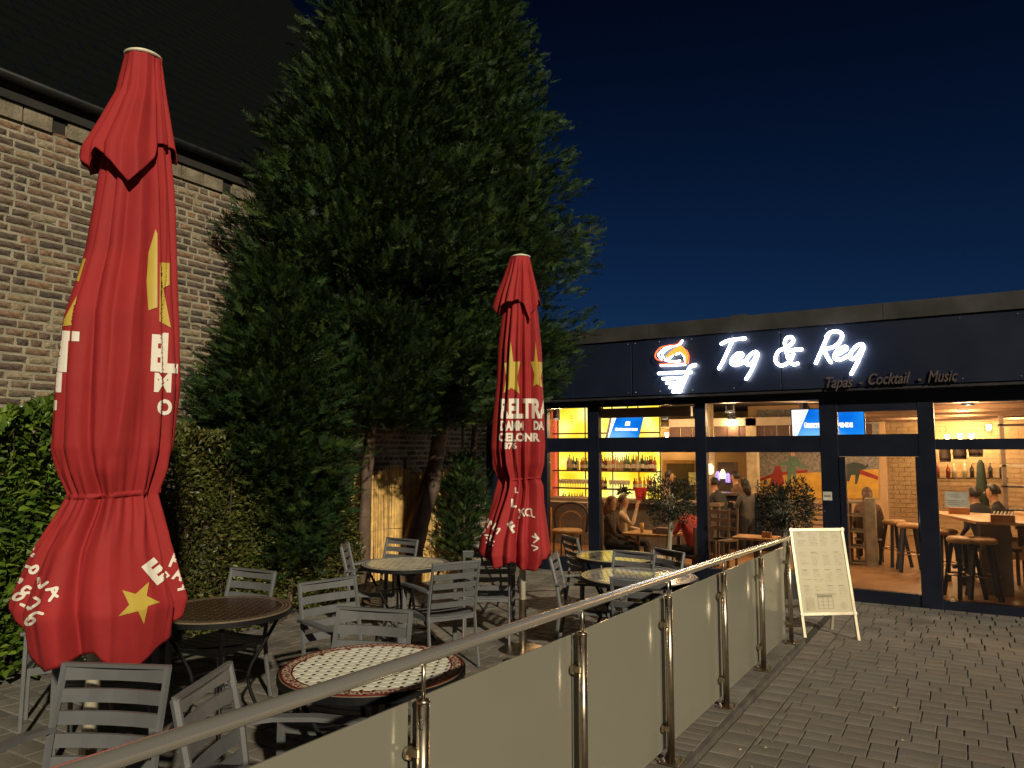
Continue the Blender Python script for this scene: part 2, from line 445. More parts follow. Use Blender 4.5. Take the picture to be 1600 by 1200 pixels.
# mullions (from floor to head)
ups = [(-7.2, -6.95), (-6.02, -5.90), (-5.16, -4.965), (-3.40, -3.235), (-1.66, -1.43), (-.475, -.285), (2.10, 2.28), (XR-.15, XR)]
for a, b in ups: bevel(P('mullion', fbox(a, b, .02, 2.80, FY-.05, FY+.06), frame_m), .004)
fld = [(-6.95,-6.02), (-5.90,-5.16), (-4.965,-3.40), (-3.235,-1.66), (-1.43,-.475), (-.285,2.10), (2.28,XR-.15)]
for i, (a, b) in enumerate(fld):
    head = 2.705 if i < 4 else (2.53 if i == 4 else 2.615)
    P('head_rail', fbox(a, b, head, 2.80, FY-.045, FY+.055), frame_m)
    lo = 2.215 if i != 4 else 2.225
    if i >= 5: lo = 2.155
    if i == 0: P('blank_panel', fbox(a, b, .10, head, FY-.02, FY+.02), mat('dark_panel', (.012,.014,.022), .5, .1)); continue
    tr = 1.985 if i < 4 else (1.93 if i == 4 else 2.02)
    P('transom', fbox(a, b, tr, lo, FY-.045, FY+.055), frame_m)
    bot = .30 if i < 4 else (.185 if i == 4 else .135)
    P('bottom_rail', fbox(a, b, .02, bot, FY-.045, FY+.055), frame_m)
    if i == 4:      # the door leaf
        d = P('door', fbox(a+.004, a+.08, .05, tr-.005, FY-.06, FY+.03), frame_m)
        m2 = MB(); m2.box((b-.02, FY-.015, (.05+tr)/2), (.05, .09, tr-.055)); part('door_stile', m2, frame_m, rest, world=True)
        hd = MB(); hd.tube([(b-.03, FY-.10, .85), (b-.03, FY-.10, 1.25)], .012, 8); hd.tube([(b-.03,FY-.10,.9),(b-.03,FY-.05,.9)], .008, 6); hd.tube([(b-.03,FY-.10,1.2),(b-.03,FY-.05,1.2)], .008, 6)
        part('door_handle', hd, frame_m, rest, world=True, smooth=True)
    P('upper_pane', fbox(a, b, lo, head, FY-.004, FY+.004), pane_m)
    P('pane', fbox(a, b, bot, tr, FY-.004, FY+.004), pane_m)
P('threshold', fbox(-7.2, XR, .0, .02, FY-.10, FY+.12), flash_m)
# fascia in panels with visible screws
segs = [(-7.2,-5.3), (-5.3,-4.30), (-4.285,-2.1), (-2.085,.9), (.915,XR)]
for a, b in segs: bevel(P('fascia_panel', fbox(a, b, 2.845, 3.70, FY-.27, FY-.22), fascia_m), .004)
P('soffit_strip', fbox(-7.2, XR, 2.80, 2.835, FY-.25, FY+.06), mat('soffit_metal', (.035,.035,.042), .5, .3))
P('fascia_core', fbox(-7.2, XR, 2.84, 3.72, FY-.21, FY+.05), frame_m)
for a, b in ((-7.2,-4.0), (-3.994,-.8), (-.794, XR)):
    P('roof_edge_trim', fbox(a, b, 3.705, 3.925, FY-.30, FY-.02), flash_m)
P('roof_cap', fbox(-2.75, -2.55, 3.925, 3.95, FY-.30, FY-.1), flash_m)
sc = MB(); 
for xx in (-4.36,-4.24,-3.85,-3.35,-2.75,-2.1,-1.5,.05,.65,1.3):
    for zz in (2.895, 3.65):
        sc.lathe((xx, 0, 0), [(.011, 0), (.008, .008)], 8)
        for i in range(len(sc.v)-16, len(sc.v)):
            x_, y_, z_ = sc.v[i]; sc.v[i] = (x_, FY-.27-z_, zz+y_)
P('screw_heads', sc, mat('screw_steel', (.8,.8,.8), .2, .9))
for q in ((1045, 631), (1428, 628)):
    p = aY(*q, FY-.12); P('vent_grille', fbox(p.x-.10, p.x+.10, 2.782, 2.799, FY-.18, FY-.06), flash_m)
# shell of the room behind the glass
plaster = mat('warm_plaster', (.52,.36,.21), .9, var=.12, scale=2)
floor_m = mat('oak_floor', (.30,.165,.075), .42, var=.25, scale=2.5, bump=.05)
ceil_m = mat('dark_ceiling', (.13,.095,.075), .9, var=.1)
beam_m = mat('pale_beam', (.45,.38,.30), .8, var=.1)
BY = 19.0; CZ = 3.0
P('interior_floor', fbox(-8.6, 6.0, .02, FL, FY+.10, BY), floor_m)
P('back_wall', fbox(-8.6, 6.0, .0, CZ, BY, BY+.2), plaster)
P('side_wall', fbox(-8.8, -8.6, .0, 3.6, FY-.0, BY+.2), plaster)
P('side_wall', fbox(6.0, 6.2, .0, 3.6, FY-.0, BY+.2), plaster)
P('ceiling', fbox(-8.6, 6.0, CZ, CZ+.1, FY+.06, BY), ceil_m)
P('flat_roof', fbox(-8.8, 6.2, 3.65, 3.72, FY, BY+.2), roof_m)
P('front_wall', fbox(-8.8, -7.2, .0, 3.6, FY+.0, FY+.1), frame_m)
P('front_wall', fbox(XR, 6.2, .0, 3.8, FY+.0, FY+.1), frame_m)
P('lowered_ceiling', fbox(-1.5, 6.0, 2.66, 2.70, FY+.3, 19.0), mat('brown_soffit', (.16,.09,.065), .8, var=.15))
P('lowered_ceiling', fbox(-8.6, -1.5, 2.60, 2.64, 15.9, 19.0), mat('brown_soffit', (.16,.09,.065), .8))
P('pale_lintel', fbox(-5.2, -1.6, 2.50, 2.66, 15.0, 15.12), mat('pale_beam', (.45,.38,.30), .8, var=.1))
for k_ in range(16): P('wall_board', fbox(-5.2+.24*k_, -4.98+.24*k_, 2.14, 2.50, 15.03, 15.06), mat('dark_boards', (.10,.06,.05), .7, var=.3, scale=3))
for yy in (12.4, 13.3, 14.2, 15.1, 16.0, 16.9): P('ceiling_beam', fbox(-1.5, 6.0, 2.60, 2.66, yy, yy+.10), mat('oak_beam', (.20,.12,.07), .8, var=.3, scale=4))
for a, b in ((-3.4, 1.4), (-2.2, 2.6)):   # slanted pale ceiling joists
    m_ = MB(); m_.bar((a, 11.3, 2.84), (b, 14.9, 2.78), .22, .12); P('slanted_joist', m_, beam_m)
# --- brick lining on parts of the back wall
ib = mat('painted_brick', (.55,.40,.24), .85, var=.12, scale=10, bump=.3)
lin = MB(); z = .14; r_ = 0
while z < 3.0:
    x = -1.6+(r_ % 2)*.12
    while x < 3.2:
        lin.box((x+.12, BY-.015, z+.05), (.232, .03, .092)); x += .24
    z += .10; r_ += 1
P('brick_lining', lin, ib, kind='stuff')
lin = MB(); z = .14; r_ = 0
while z < 3.0:
    y = 11.2+(r_ % 2)*.2
    while y < 15.0:
        lin.box((-8.05, y+.2, z+.10), (.04, .39, .19)); y += .4
    z += .20; r_ += 1
for k, zz in enumerate(np.arange(.14, 3.0, .2)):
    for j in range(2): lin.box((-7.95+j*.36+(k % 2)*.1, 13.6, zz+.1), (.35, .04, .19))
P('orange_block_wall', lin, mat('orange_block', (.55,.20,.06), .8, var=.15, scale=6), kind='stuff')
# ============================================================= SIGN
SY = FY-.335
def spx(pts, off, s): return [(off[0]+x/s, off[1]+y/s) for x, y in pts]
lit_m = mat('lit_acrylic', (.9,.9,.9), .4, emit=((.86,.93,1.0), 14.0))
lit_o = mat('lit_orange', (.9,.4,.1), .4, emit=((1.0,.30,.03), 1.25))
lit_r = mat('lit_red', (.9,.2,.1), .4, emit=((1.0,.10,.02), 1.2))
sign = thing('illuminated_sign', 'glowing white brush lettering Teq & Req with a conical glass emblem on the dark fascia', 'sign', (-2.8, SY, 3.3))
def stroke3(mb, pts, r, k=5, yoff=0.):
    W_ = [aY(x, y, SY) for x, y in smoothline(pts, k)]
    L = [Vector((p.x, SY+yoff, p.z)) for p in W_]
    n = len(L); rs = [r]*n
    d0 = (L[0]-L[1]).normalized(); d1 = (L[-1]-L[-2]).normalized()
    L = [L[0]+d0*r*.8, L[0]+d0*r*.5]+L+[L[-1]+d1*r*.5, L[-1]+d1*r*.8]; rs = [r*.35, r*.8]+rs+[r*.8, r*.35]
    mb.tube(L, rs, 10, fdir=Vector((0, 1, 0)), flat=.6)
A = (1010, 500); B = (1190, 500); s1 = 8.0; s2 = 8.889
LET = {
 'letter_t': [spx([(935,298),(1000,266),(1100,243),(1235,230)], A, s1), spx([(1078,252),(1010,400),(955,520),(905,608)], A, s1)],
 'letter_e': [spx([(1065,520),(1140,492),(1195,452),(1190,418),(1135,422),(1078,475),(1058,530),(1090,562),(1150,556),(1222,515)], A, s1)],
 'letter_q': [spx([(1392,425),(1365,396),(1312,424),(1256,490),(1250,548),(1290,556),(1345,505),(1392,425),(1345,560),(1293,665),(1245,738)], A, s1)],
 'ampersand': [spx([(440,470),(400,560),(340,612),(270,632),(210,600),(192,525),(240,430),(330,390),(405,340),(440,280),(412,238),(350,250),(322,315),(340,400),(362,510),(405,592),(450,618),(500,602)], B, s2), spx([(385,425),(470,412),(556,406)], B, s2)],
 'letter_r': [spx([(935,190),(870,330),(805,480),(752,600)], B, s2), spx([(895,232),(955,172),(1050,160),(1112,192),(1108,262),(1050,340),(960,388),(870,398),(905,500),(962,588)], B, s2)],
 'letter_e_second': [spx([(1018,492),(1090,462),(1178,404),(1168,372),(1110,388),(1032,450),(1012,520),(1050,550),(1120,540),(1205,495)], B, s2)],
 'letter_q_second': [spx([(1420,368),(1385,334),(1312,368),(1244,450),(1232,525),(1280,538),(1350,470),(1420,368),(1350,545),(1290,665),(1243,750)], B, s2)],
}
for nme, sts in LET.items():
    m_ = MB()
    for st in sts: stroke3(m_, st, .022)
    part('letter' if nme.startswith('letter') else nme, m_, lit_m, sign, world=True, smooth=True)
cone = [[(150,668),(300,660),(480,652),(560,655)], [(205,735),(340,728),(500,718)], [(252,790),(360,785),(470,776)], [(292,842),(380,838),(450,832)], [(328,895),(390,892),(430,888)],
        [(612,562),(560,578),(528,620),(500,700),(470,770),(440,830),(412,900)]]
for i, st in enumerate(cone):
    m_ = MB(); stroke3(m_, spx(st, A, s1), .021 if i < 5 else .024); part('cone_stripe', m_, lit_m, sign, world=True, smooth=True)
m_ = MB()
for st in ([(450,258),(420,300),(350,322),(250,345),(185,390),(150,440),(190,490)], [(330,330),(260,360),(205,420),(210,470)], [(180,572),(330,566),(485,556)], [(330,440),(290,480),(230,500),(330,520),(420,510)], [(370,430),(430,410),(470,450),(488,520)]):
    stroke3(m_, spx(st, A, s1), .013)
part('emblem_white_line', m_, lit_m, sign, world=True, smooth=True)
m_ = MB()
for st in ([(430,262),(380,306),(270,322),(170,352),(112,430),(130,490),(200,512)], [(165,552),(330,546),(490,538)], [(500,380),(528,450),(520,540)]):
    stroke3(m_, spx(st, A, s1), .012, yoff=-.006)
part('emblem_red_line', m_, lit_r, sign, world=True, smooth=True)
m_ = MB(); poly = [(240,462),(300,395),(380,335),(440,322),(500,385),(522,455),(514,535),(494,535),(482,455),(420,402),(350,428),(300,465)]
pp = [aY(*q, SY) for q in spx(poly, A, s1)]; m_.prism([(p.x, p.z) for p in pp], SY-.012, SY+.02)
part('emblem_dome', m_, lit_o, sign, world=True)
# stand-off pins
m_ = MB()
for q in ((1125,560),(1160,560),(1180,565),(1225,560),(1250,570),(1290,560),(1330,560),(1345,560),(1060,585),(1060,545)):
    p = aY(*q, SY); m_.tube([(p.x, SY, p.z), (p.x, FY-.27, p.z)], .006, 6)
part('stand_off_pin', m_, frame_m, sign, world=True)
sub_m = mat('brushed_bronze_letters', (.17,.13,.13), .42, .6, var=.1)
sub = thing('fascia_lettering', 'unlit italic lettering Tapas Cocktail Music right below the glowing sign', 'lettering', (-1.2, FY-.29, 3.0))
for wd, x0, x1, yb in (('Tapas', 1291, 1333, 606), ('·', 1343, 1347, 601), ('Cocktail', 1357, 1423, 601), ('·', 1434, 1440, 596), ('Music', 1450, 1497, 597)):
    p0 = aY(x0, yb, FY-.30); p1 = aY(x1, yb, FY-.30); ln = p1.x-p0.x
    if wd == '·':
        m_ = MB(); c_ = ((p0.x+p1.x)/2, FY-.29, p0.z+.02); m_.box(c_, (.035, .03, .03)); part('dot', m_, sub_m, sub, world=True); continue
    me = text_mesh(wd, 1., .012, .05, .35)
    xs = [v.co.x for v in me.vertices]; sx = ln/(max(xs)-min(xs)); mn = min(xs)
    sz = .205
    for v in me.vertices:
        x, y, z = v.co; v.co = ((x-mn)*sx+p0.x-sub.location.x, -z*.3, y*sz+p0.z+.0-sub.location.z)
    me.materials.clear(); me.materials.append(sub_m); link('word', me, sub)
# ============================================================= GLASS RAILING
steel = mat('brushed_steel', (.50,.42,.32), .30, 1.0, var=.06, scale=20)
frost = mat('frosted_glass', (.30,.285,.225), .12, var=.04, scale=1.2, spec=.6, trans=.25)
RX = -1.50
rail_m = mat('satin_steel_rail', (.80,.76,.68), .24, .82, var=.03, scale=2)
rail = thing('glass_railing', 'steel post railing with frosted glass panels between terrace and path', 'railing', (RX, 4, zt(4)))
RP = [-.42, .75, 1.95, 3.11, 4.26, 5.43, 6.58, 7.76]
def rbox(mb, y0, y1, z0f, z1f, x0, x1):
    V = [(x, y, zt(y)+z) for y in (y0, y1) for x, z in ((x0, z0f), (x1, z0f), (x1, z1f), (x0, z1f))]
    mb.add(V, [(3,2,1,0),(4,5,6,7),(0,1,5,4),(1,2,6,5),(2,3,7,6),(3,0,4,7)])
GX = RX-.055
for a, b in zip(RP[:-1], RP[1:]):
    m_ = MB(); rbox(m_, a+.012, b-.012, .055, .915, GX-.005, GX+.005); bevel(part('glass_panel', m_, frost, rail, world=True), .0015, 1)
m_ = MB(); L0, L1 = Vector((RX, -.9, zt(-.9)+1.085)), Vector((RX, 7.80, zt(7.8)+1.005))
N = 14; m_.tube([L0.lerp(L1, t/N) for t in range(N+1)], .0215, 24)
part('handrail', m_, rail_m, rail, smooth=True, world=True)
pm = MB(); pm.tube([(0,0,.008),(0,0,.925)], .0215, 20); pm = pm.mesh('post_tube', steel, True)
for y in RP:
    p = link('post', pm, rail, (0, y-4, zt(y)-zt(4)))
    m_ = MB(); zr_ = L0.z+(L1.z-L0.z)*(y+.9)/8.7-zt(y); m_.tube([(0,0,.92),(0,0,zr_-.012)], .007, 8); part('pin', m_, steel, p, smooth=True)
    m_ = MB(); m_.lathe((0,0,.92), [(.0235,0),(.0235,.008),(.012,.012)], 16); part('cap', m_, steel, p, smooth=True)
    m_ = MB(); m_.box((0,0,.006), (.12,.12,.008)); bevel(part('base_plate', m_, steel, p), .002)
    for dx, dy in ((.042,.042),(-.042,.042),(.042,-.042),(-.042,-.042)):
        m_ = MB(); m_.lathe((dx,dy,.01), [(.011,0),(.011,.008),(.006,.009),(.006,.022),(.004,.026)], 6); part('bolt', m_, steel, p)
    for z in (.77, .19):
        for s_ in (-1, 1):
            m_ = MB()
            for xx in (-.072, -.038):
                m_.tube([(xx, s_*.030, z), (xx+.012, s_*.030, z)], .021, 14)
            m_.box((-.035, s_*.018, z), (.07, .018, .024))
            part('glass_clamp', m_, steel, p)
# ============================================================= TERRACE FURNITURE
chair_m = mat('grey_powder_coat', (.150,.150,.156), .46, .25, var=.1, scale=6, spec=.45)
iron_m = mat('black_wrought_iron', (.012,.012,.013), .5, .4, var=.2)
def make_chair():
    c = thing('slatted_armchair', 'grey slatted chair', 'chair', (0,0,0))
    for s_ in (-1, 1):
        m_ = MB(); m_.tube([(s_*.215,-.27,0),(s_*.215,-.225,.25),(s_*.215,-.205,.44),(s_*.215,-.235,.62),(s_*.212,-.30,.865)], .0175, 6, flat=.8, fdir=Vector((1,0,0)))
        part('back_leg', m_, chair_m, c, smooth=False)
        m_ = MB(); m_.bar((s_*.245,.235,0), (s_*.245,.215,.645), .038, .022, up=(0,1,0)); bevel(part('front_leg', m_, chair_m, c), .003)
        m_ = MB(); P_ = [(s_*.247,.245,.652),(s_*.252,.05,.660),(s_*.245,-.12,.655),(s_*.222,-.25,.64)]
        for a, b in zip(P_[:-1], P_[1:]): m_.bar(a, b, .048, .018)
        part('armrest', m_, chair_m, c)
        m_ = MB(); m_.bar((s_*.225,.225,.415), (s_*.21,-.21,.415), .022, .04); part('side_rail', m_, chair_m, c)
    for yq, wq in ((.215,.46),(-.2,.41)): m_ = MB(); m_.box((0,yq,.41),(wq,.022,.04)); part('seat_rail', m_, chair_m, c)
    for k in range(7):
        m_ = MB(); y = .205-k*.066; w = .46-.006*k; seg = 4
        for i in range(seg):
            x0, x1 = -w/2+w*i/seg, -w/2+w*(i+1)/seg
            f = lambda x: .437-.012*(1-(2*x/w)**2)
            m_.add([(x0,y-.027,f(x0)),(x1,y-.027,f(x1)),(x1,y+.027,f(x1)),(x0,y+.027,f(x0)),(x0,y-.027,f(x0)-.012),(x1,y-.027,f(x1)-.012),(x1,y+.027,f(x1)-.012),(x0,y+.027,f(x0)-.012)],
                   [(0,1,2,3),(7,6,5,4),(0,4,5,1),(2,6,7,3)]+([(0,3,7,4)] if i == 0 else [])+([(1,5,6,2)] if i == seg-1 else []))
        part('seat_slat', m_, chair_m, c)
    for k in range(5):
        z = .835-k*.078; m_ = MB(); w = .40; seg = 4
        yb = lambda z_: -.205-(z_-.44)*.224
        for i in range(seg):
            x0, x1 = -w/2+w*i/seg, -w/2+w*(i+1)/seg; f = lambda x: -.016*(1-(2*x/w)**2)
            V = []
            for x in (x0, x1):
                for (dz, dy) in ((-.0235, 0), (.0235, 0), (.0235, -.014), (-.0235, -.014)):
                    V.append((x, yb(z+dz)+f(x)+dy+.006, z+dz))
            m_.add(V, [(0,1,5,4),(1,2,6,5),(2,3,7,6),(3,0,4,7)]+([(3,2,1,0)] if i == 0 else [])+([(4,5,6,7)] if i == seg-1 else []))
        part('back_slat', m_, chair_m, c)
    m_ = MB(); m_.box((0,-.297,.868),(.445,.02,.014)); part('top_cap', m_, chair_m, c)
    return c
chairs = [  # px/py of the centre of the backrest's top, facing angle (deg, 0 = +Y), label
 ((186,1043), 205, 'large grey slatted chair in front of the near umbrella pole'),
 ((312,1063), -62, 'grey slatted chair turned to the cream mosaic table, just right of the near umbrella'),
 ((587,955), 197, 'pale lit grey chair behind the cream mosaic table with its back slats facing out'),
 ((510,908), 255, 'tall shaded grey chair standing between the hedge side table and the cream table'),
 ((536,851), -55, 'grey chair at the hedge side of the middle terrace table seen from the side'),
 ((630,844), 178, 'small grey chair behind the middle terrace table in front of the reed screen'),
 ((715,880), 62, 'dark grey chair pulled back from the middle terrace table towards the far umbrella'),
 ((862,867), -70, 'dark blue grey chair with warm lit seat right beside the far umbrella pole'),
 ((888,839), -40, 'dark grey chair close to the restaurant glass behind the far umbrella'),
 ((992,865), 172, 'grey chair backing between the two right hand tables'),
 ((1047,862), 150, 'dark chair near the glass front below the olive tree with red jacket behind'),
 ((999,906), 8, 'dark grey chair in front of the grey mosaic table just behind the handrail'),
 ((398,893), 185, 'dark chair hidden in shade behind the brown lattice table at the hedge'),
 ((900,1003), 88, 'grey chair facing the middle table whose arm shows just above the handrail'),
 ((760,862), 30, 'dark chair under the far umbrella beside the small table at the glass wall'),
]
proto = make_chair()
for i, (q, ang, lab) in enumerate(chairs):
    top = aT(q[0], q[1], .868); a = R(ang)
    # local top of the back is at (0,-.297): move the origin in front of it
    ox = Vector((-math.sin(a)*.297, math.cos(a)*.297, 0))
    base = Vector((top.x, top.y, 0))+ox; base.z = zt(base.y)
    c = proto if i == 0 else dup(proto)
    c.location = base; c.rotation_euler = (R(-1.2), 0, a); c['label'] = lab; c['group'] = 'grey slatted chairs on the terrace'
extra = [((-4.95,2.75), 150, 'dark chair left of the near umbrella with thin legs over the bright paving'),
         ((-4.35,2.65), 235, 'chair in deep shade at the brown lattice table behind the near umbrella')]
for (x, y), ang, lab in extra:
    c = dup(proto); c.location = (x, y, zt(y)); c.rotation_euler = (R(-1.2), 0, R(ang)); c['label'] = lab; c['group'] = 'grey slatted chairs on the terrace'

# --- mosaic tables
def oct_mesh(p, c, h=.003):
    a = p/2-.0006; q = c
    P8 = [(-a+q,-a),(a-q,-a),(a,-a+q),(a,a-q),(a-q,a),(-a+q,a),(-a,a-q),(-a,-a+q)]
    b = .0012; k = (a-b)/a
    V = [(x,y,0) for x,y in P8]+[(x*k,y*k,h) for x,y in P8]
    return MB().add(V, [tuple(range(8,16))]+[(i,(i+1)%8,8+(i+1)%8,8+i) for i in range(8)])
def sq_mesh(p, h=.003):
    a = p/2-.001; V = [(-a,-a,0),(a,-a,0),(a,a,0),(-a,a,0)]+[(x*.94,y*.94,h) for x,y in ((-a,-a),(a,-a),(a,a),(-a,a))]
    return MB().add(V, [(4,5,6,7)]+[(i,(i+1)%4,4+(i+1)%4,4+i) for i in range(4)])
def annulus(mb, r0, r1, z, n=72, mi=0, h=.004):
    V = []
    for k in range(n):
        t = 2*math.pi*k/n
        for r_, zz in ((r0, z), (r0, z+h), (r1, z+h), (r1, z)): V.append((r_*math.cos(t), r_*math.sin(t), zz))
    F = []
    for k in range(n):
        a = k*4; b = ((k+1) % n)*4
        F += [(a+1,a+2,b+2,b+1),(a,a+1,b+1,b),(a+2,a+3,b+3,b+2)]
    return mb.add(V, F, mi)
def scroll_mat(name, dark, light, sc=26, th=.5):
    m = mat(name, light, .35, coat=.3, var=.1)
    t = m.node_tree; b = t.nodes['Principled BSDF']; tc = t.nodes.new('ShaderNodeTexCoord')
    v = t.nodes.new('ShaderNodeTexVoronoi'); v.feature = 'DISTANCE_TO_EDGE'; v.inputs['Scale'].default_value = sc
    t.links.new(tc.outputs['Object'], v.inputs['Vector'])
    r_ = ramp(t, [(0, light), (.10, light), (.13, dark), (1, dark)]); t.links.new(v.outputs['Distance'], r_.inputs[0])
    t.links.new(r_.outputs[0], b.inputs['Base Color']); return m
def make_table(rad, style, label, loc, rz=0.):
    T = thing('mosaic_table', label, 'table', loc, rz, 'round mosaic tables on the terrace')
    H = .74
    styles = {
      'cream': dict(base=(.20,.15,.10), tile=[(.88,.85,.70),(.82,.79,.64),(.90,.87,.74)], dot=(.05,.022,.018), ring=('r', (.16,.022,.018), (.62,.50,.36)), pitch=.0525, oct=.0125),
      'brown': dict(base=(.20,.15,.09), tile=[(.035,.018,.013),(.05,.024,.016)], dot=(.32,.24,.14), ring=('n', (.07,.04,.028), (.2,.15,.1)), pitch=.046, oct=.006),
      'square': dict(base=(.07,.06,.05), tile=[(.50,.46,.34),(.40,.36,.27),(.55,.50,.38)], dot=None, ring=('l', (.04,.04,.045), (.40,.38,.32)), pitch=.060, oct=0),
      'grey': dict(base=(.05,.045,.04), tile=[(.42,.40,.36),(.34,.33,.31),(.28,.27,.26)], dot=(.05,.04,.04), ring=('l', (.035,.03,.03), (.40,.35,.30)), pitch=.047, oct=.009),
      'stripe': dict(base=(.05,.045,.04), tile=[(.42,.36,.24),(.05,.05,.06)], dot=None, ring=('l', (.04,.03,.03), (.42,.36,.24)), pitch=.055, oct=0)}[style]
    top = MB(); top.lathe((0,0,0), [(rad-.02,H-.028),(rad-.004,H-.022),(rad,H-.012),(rad-.003,H-.002),(rad-.012,H-.0015)], 64, 0)
    tp = part('tabletop', top, mat('table_grout_'+style, styles['base'], .6, var=.2), T, smooth=False)
    rim = MB(); annulus(rim, rad-.006, rad+.006, H-.034, 72, h=.030); part('rim', rim, iron_m, T)
    p = styles['pitch']; ri = rad*(.855 if style == 'cream' else .86)
    tm = mat('mosaic_tile_'+style, (1,1,1), .14 if style in ('grey','stripe') else .28, var=.08, scale=30, rnd=styles['tile'], coat=.25)
    me = (oct_mesh(p, styles['oct']) if styles['oct'] else sq_mesh(p)).mesh('tile', tm); n = 0
    N = int(rad/p)+2; dots = MB()
    th = R(22); cs, sn = math.cos(th), math.sin(th)
    for i in range(-N, N+1):
        for k in range(-N, N+1):
            x, y = i*p, k*p; x, y = x*cs-y*sn, x*sn+y*cs
            if math.hypot(x, y) < ri+p*.35 and n < 299:
                if style == 'stripe' and i % 2: pass
                o = link('tile', me, T, (x, y, H-.0012), th); n += 1
                if random.random() < .02: o.location.z -= .0006
            x, y = (i+.5)*p, (k+.5)*p; x, y = x*cs-y*sn, x*sn+y*cs
            if styles['dot'] and math.hypot(x, y) < ri+.004:
                q = styles['oct']-.0007
                dots.add([(x+q*math.cos(th+a), y+q*math.sin(th+a), H+.0016) for a in (0, math.pi/2, math.pi, 3*math.pi/2)], [(0,1,2,3)])
    if styles['dot']: part('dot_tiles', dots, mat('mosaic_dot_'+style, styles['dot'], .3, coat=.25), T, kind='stuff')
    kd, dk, lt = styles['ring']
    if kd == 'r':
        a = MB(); annulus(a, ri-.002, ri+.006, H-.001, h=.0040); annulus(a, rad-.016, rad-.006, H-.001, h=.0040); part('border_line', a, mat('border_dark_red', dk, .3, coat=.2), T)
        a = MB(); annulus(a, ri+.006, rad-.016, H-.001, h=.0036); part('border', a, scroll_mat('border_scroll', dk, lt, 44), T)
    else:
        w_ = (rad-.006-ri)/5
        for k in range(5):
            a = MB(); annulus(a, ri+w_*k, ri+w_*(k+1), H-.001, h=.0034+.0001*k)
            part('border_ring', a, mat('border_%s_%d' % (style, k % 2), lt if k % 2 == 0 else dk, .3, coat=.2, var=.2, scale=40), T)
    for k in range(4):
        t = math.pi/4+math.pi/2*k; c_, s_ = math.cos(t), math.sin(t)
        prof = [(rad*.80,H-.03),(rad*.80,.66),(rad*.60,.50),(rad*.42,.36),(rad*.40,.26),(rad*.52,.12),(rad*.70,.0)]
        pl = smoothline([(r_*c_, r_*s_, z) for r_, z in prof], 4)
        a = MB(); a.tube(pl, .0125, 6); part('leg', a, iron_m, T, smooth=True)
    a = MB()
    a.tube([(rad*.41*math.cos(2*math.pi*k/20), rad*.41*math.sin(2*math.pi*k/20), .31) for k in range(20)], .006, 5, closed=True)
    for k in range(2):
        t = math.pi/4+math.pi/2*k; c_, s_ = math.cos(t)*rad*.6, math.sin(t)*rad*.6
        a.tube([(-c_,-s_,.50),(c_,s_,.50)], .007, 5); a.tube([(-c_*.9,-s_*.9,.12),(c_*.9,s_*.9,.12)], .006, 5)
    a.tube([(rad*.80*math.cos(2*math.pi*k/28), rad*.80*math.sin(2*math.pi*k/28), H-.045) for k in range(28)], .007, 5, closed=True)
    part('stretcher', a, iron_m, T, smooth=True)
    return T
for q, rad, st, lab in [((583,1042), .42, 'cream', 'cream mosaic table with dark red patterned border nearest the handrail'),
                        ((348,951), .425, 'brown', 'dark brown lattice mosaic table beside the hedge right of the near umbrella'),
                        ((634,880), .42, 'square', 'round table with cream square tiles in front of the reed screen'),
                        ((998,900), .50, 'grey', 'grey mosaic table reflecting the yellow bar light behind the handrail'),
                        ((968,869), .46, 'stripe', 'table with yellow reflections closest to the wide restaurant window'),
                        ((790,853), .40, 'square', 'small round table half hidden behind the skirt of the far umbrella')]:
    p = aT(q[0], q[1], .74); make_table(rad, st, lab, (p.x, p.y, zt(p.y)), R(7))

# ============================================================= MENU BOARD
alu = mat('board_frame', (.58,.50,.36), .35, .5, var=.05)
bd = thing('menu_board', 'A frame menu board in a pale aluminium frame at the end of the railing', 'signboard', (-1.26, 8.4, .06))
bl, br = aZ(1259,1006,.065), aZ(1339,1004,.065)
bx = Vector((br.x-bl.x, br.y-bl.y, 0)); bx.normalize(); by = Vector((-bx.y, bx.x, 0)); org = Vector((bl.x, bl.y, .065))+bx*.0
WB = .565; lean = R(13); HB = 1.135
upv = (Vector((0,0,1))*math.cos(lean)+by*math.sin(lean)); nv = bx.cross(upv)   # towards the camera
nv = -nv if nv.y > 0 else nv
shift = .0
def BP(u, v, d=0.): return org+bx*u+upv*v+nv*d
def bbar(a, b, w, h, nme, m_=alu): k = MB(); k.bar(a, b, w, h, up=nv); return bevel(part(nme, k, m_, bd, world=True), .003)
z0b = .285
for u in (.0, WB): bbar(BP(u, 0), BP(u, HB), .032, .022, 'frame_side')
bbar(BP(.0,HB+.0,.001), BP(WB,HB+.0,.001), .034, .024, 'frame_top'); bbar(BP(0,z0b,.001), BP(WB,z0b,.001), .034, .024, 'frame_bottom')
k = MB(); k.box((0,0,0),(WB-.03,.008,HB-z0b-.03), Matrix((bx, -nv, upv)).transposed())
paper = mat('menu_paper', (.46,.395,.25), .38, var=.05, scale=3)
k.v = [tuple(Vector(v)+BP(WB/2, (HB+z0b)/2)) for v in k.v]; part('poster', k, paper, bd, world=True)
ink = mat('menu_ink', (.20,.16,.10), .6); k = MB(); rr = random.Random(3)
inkl = mat('menu_ink_pale', (.42,.36,.22), .6)
def mark(mb, u, v, w, h, d=.0065):
    P_ = [BP(u,v,d), BP(u+w,v,d), BP(u+w,v+h,d), BP(u,v+h,d)]; mb.add(P_, [(0,1,2,3)])
kl = MB()
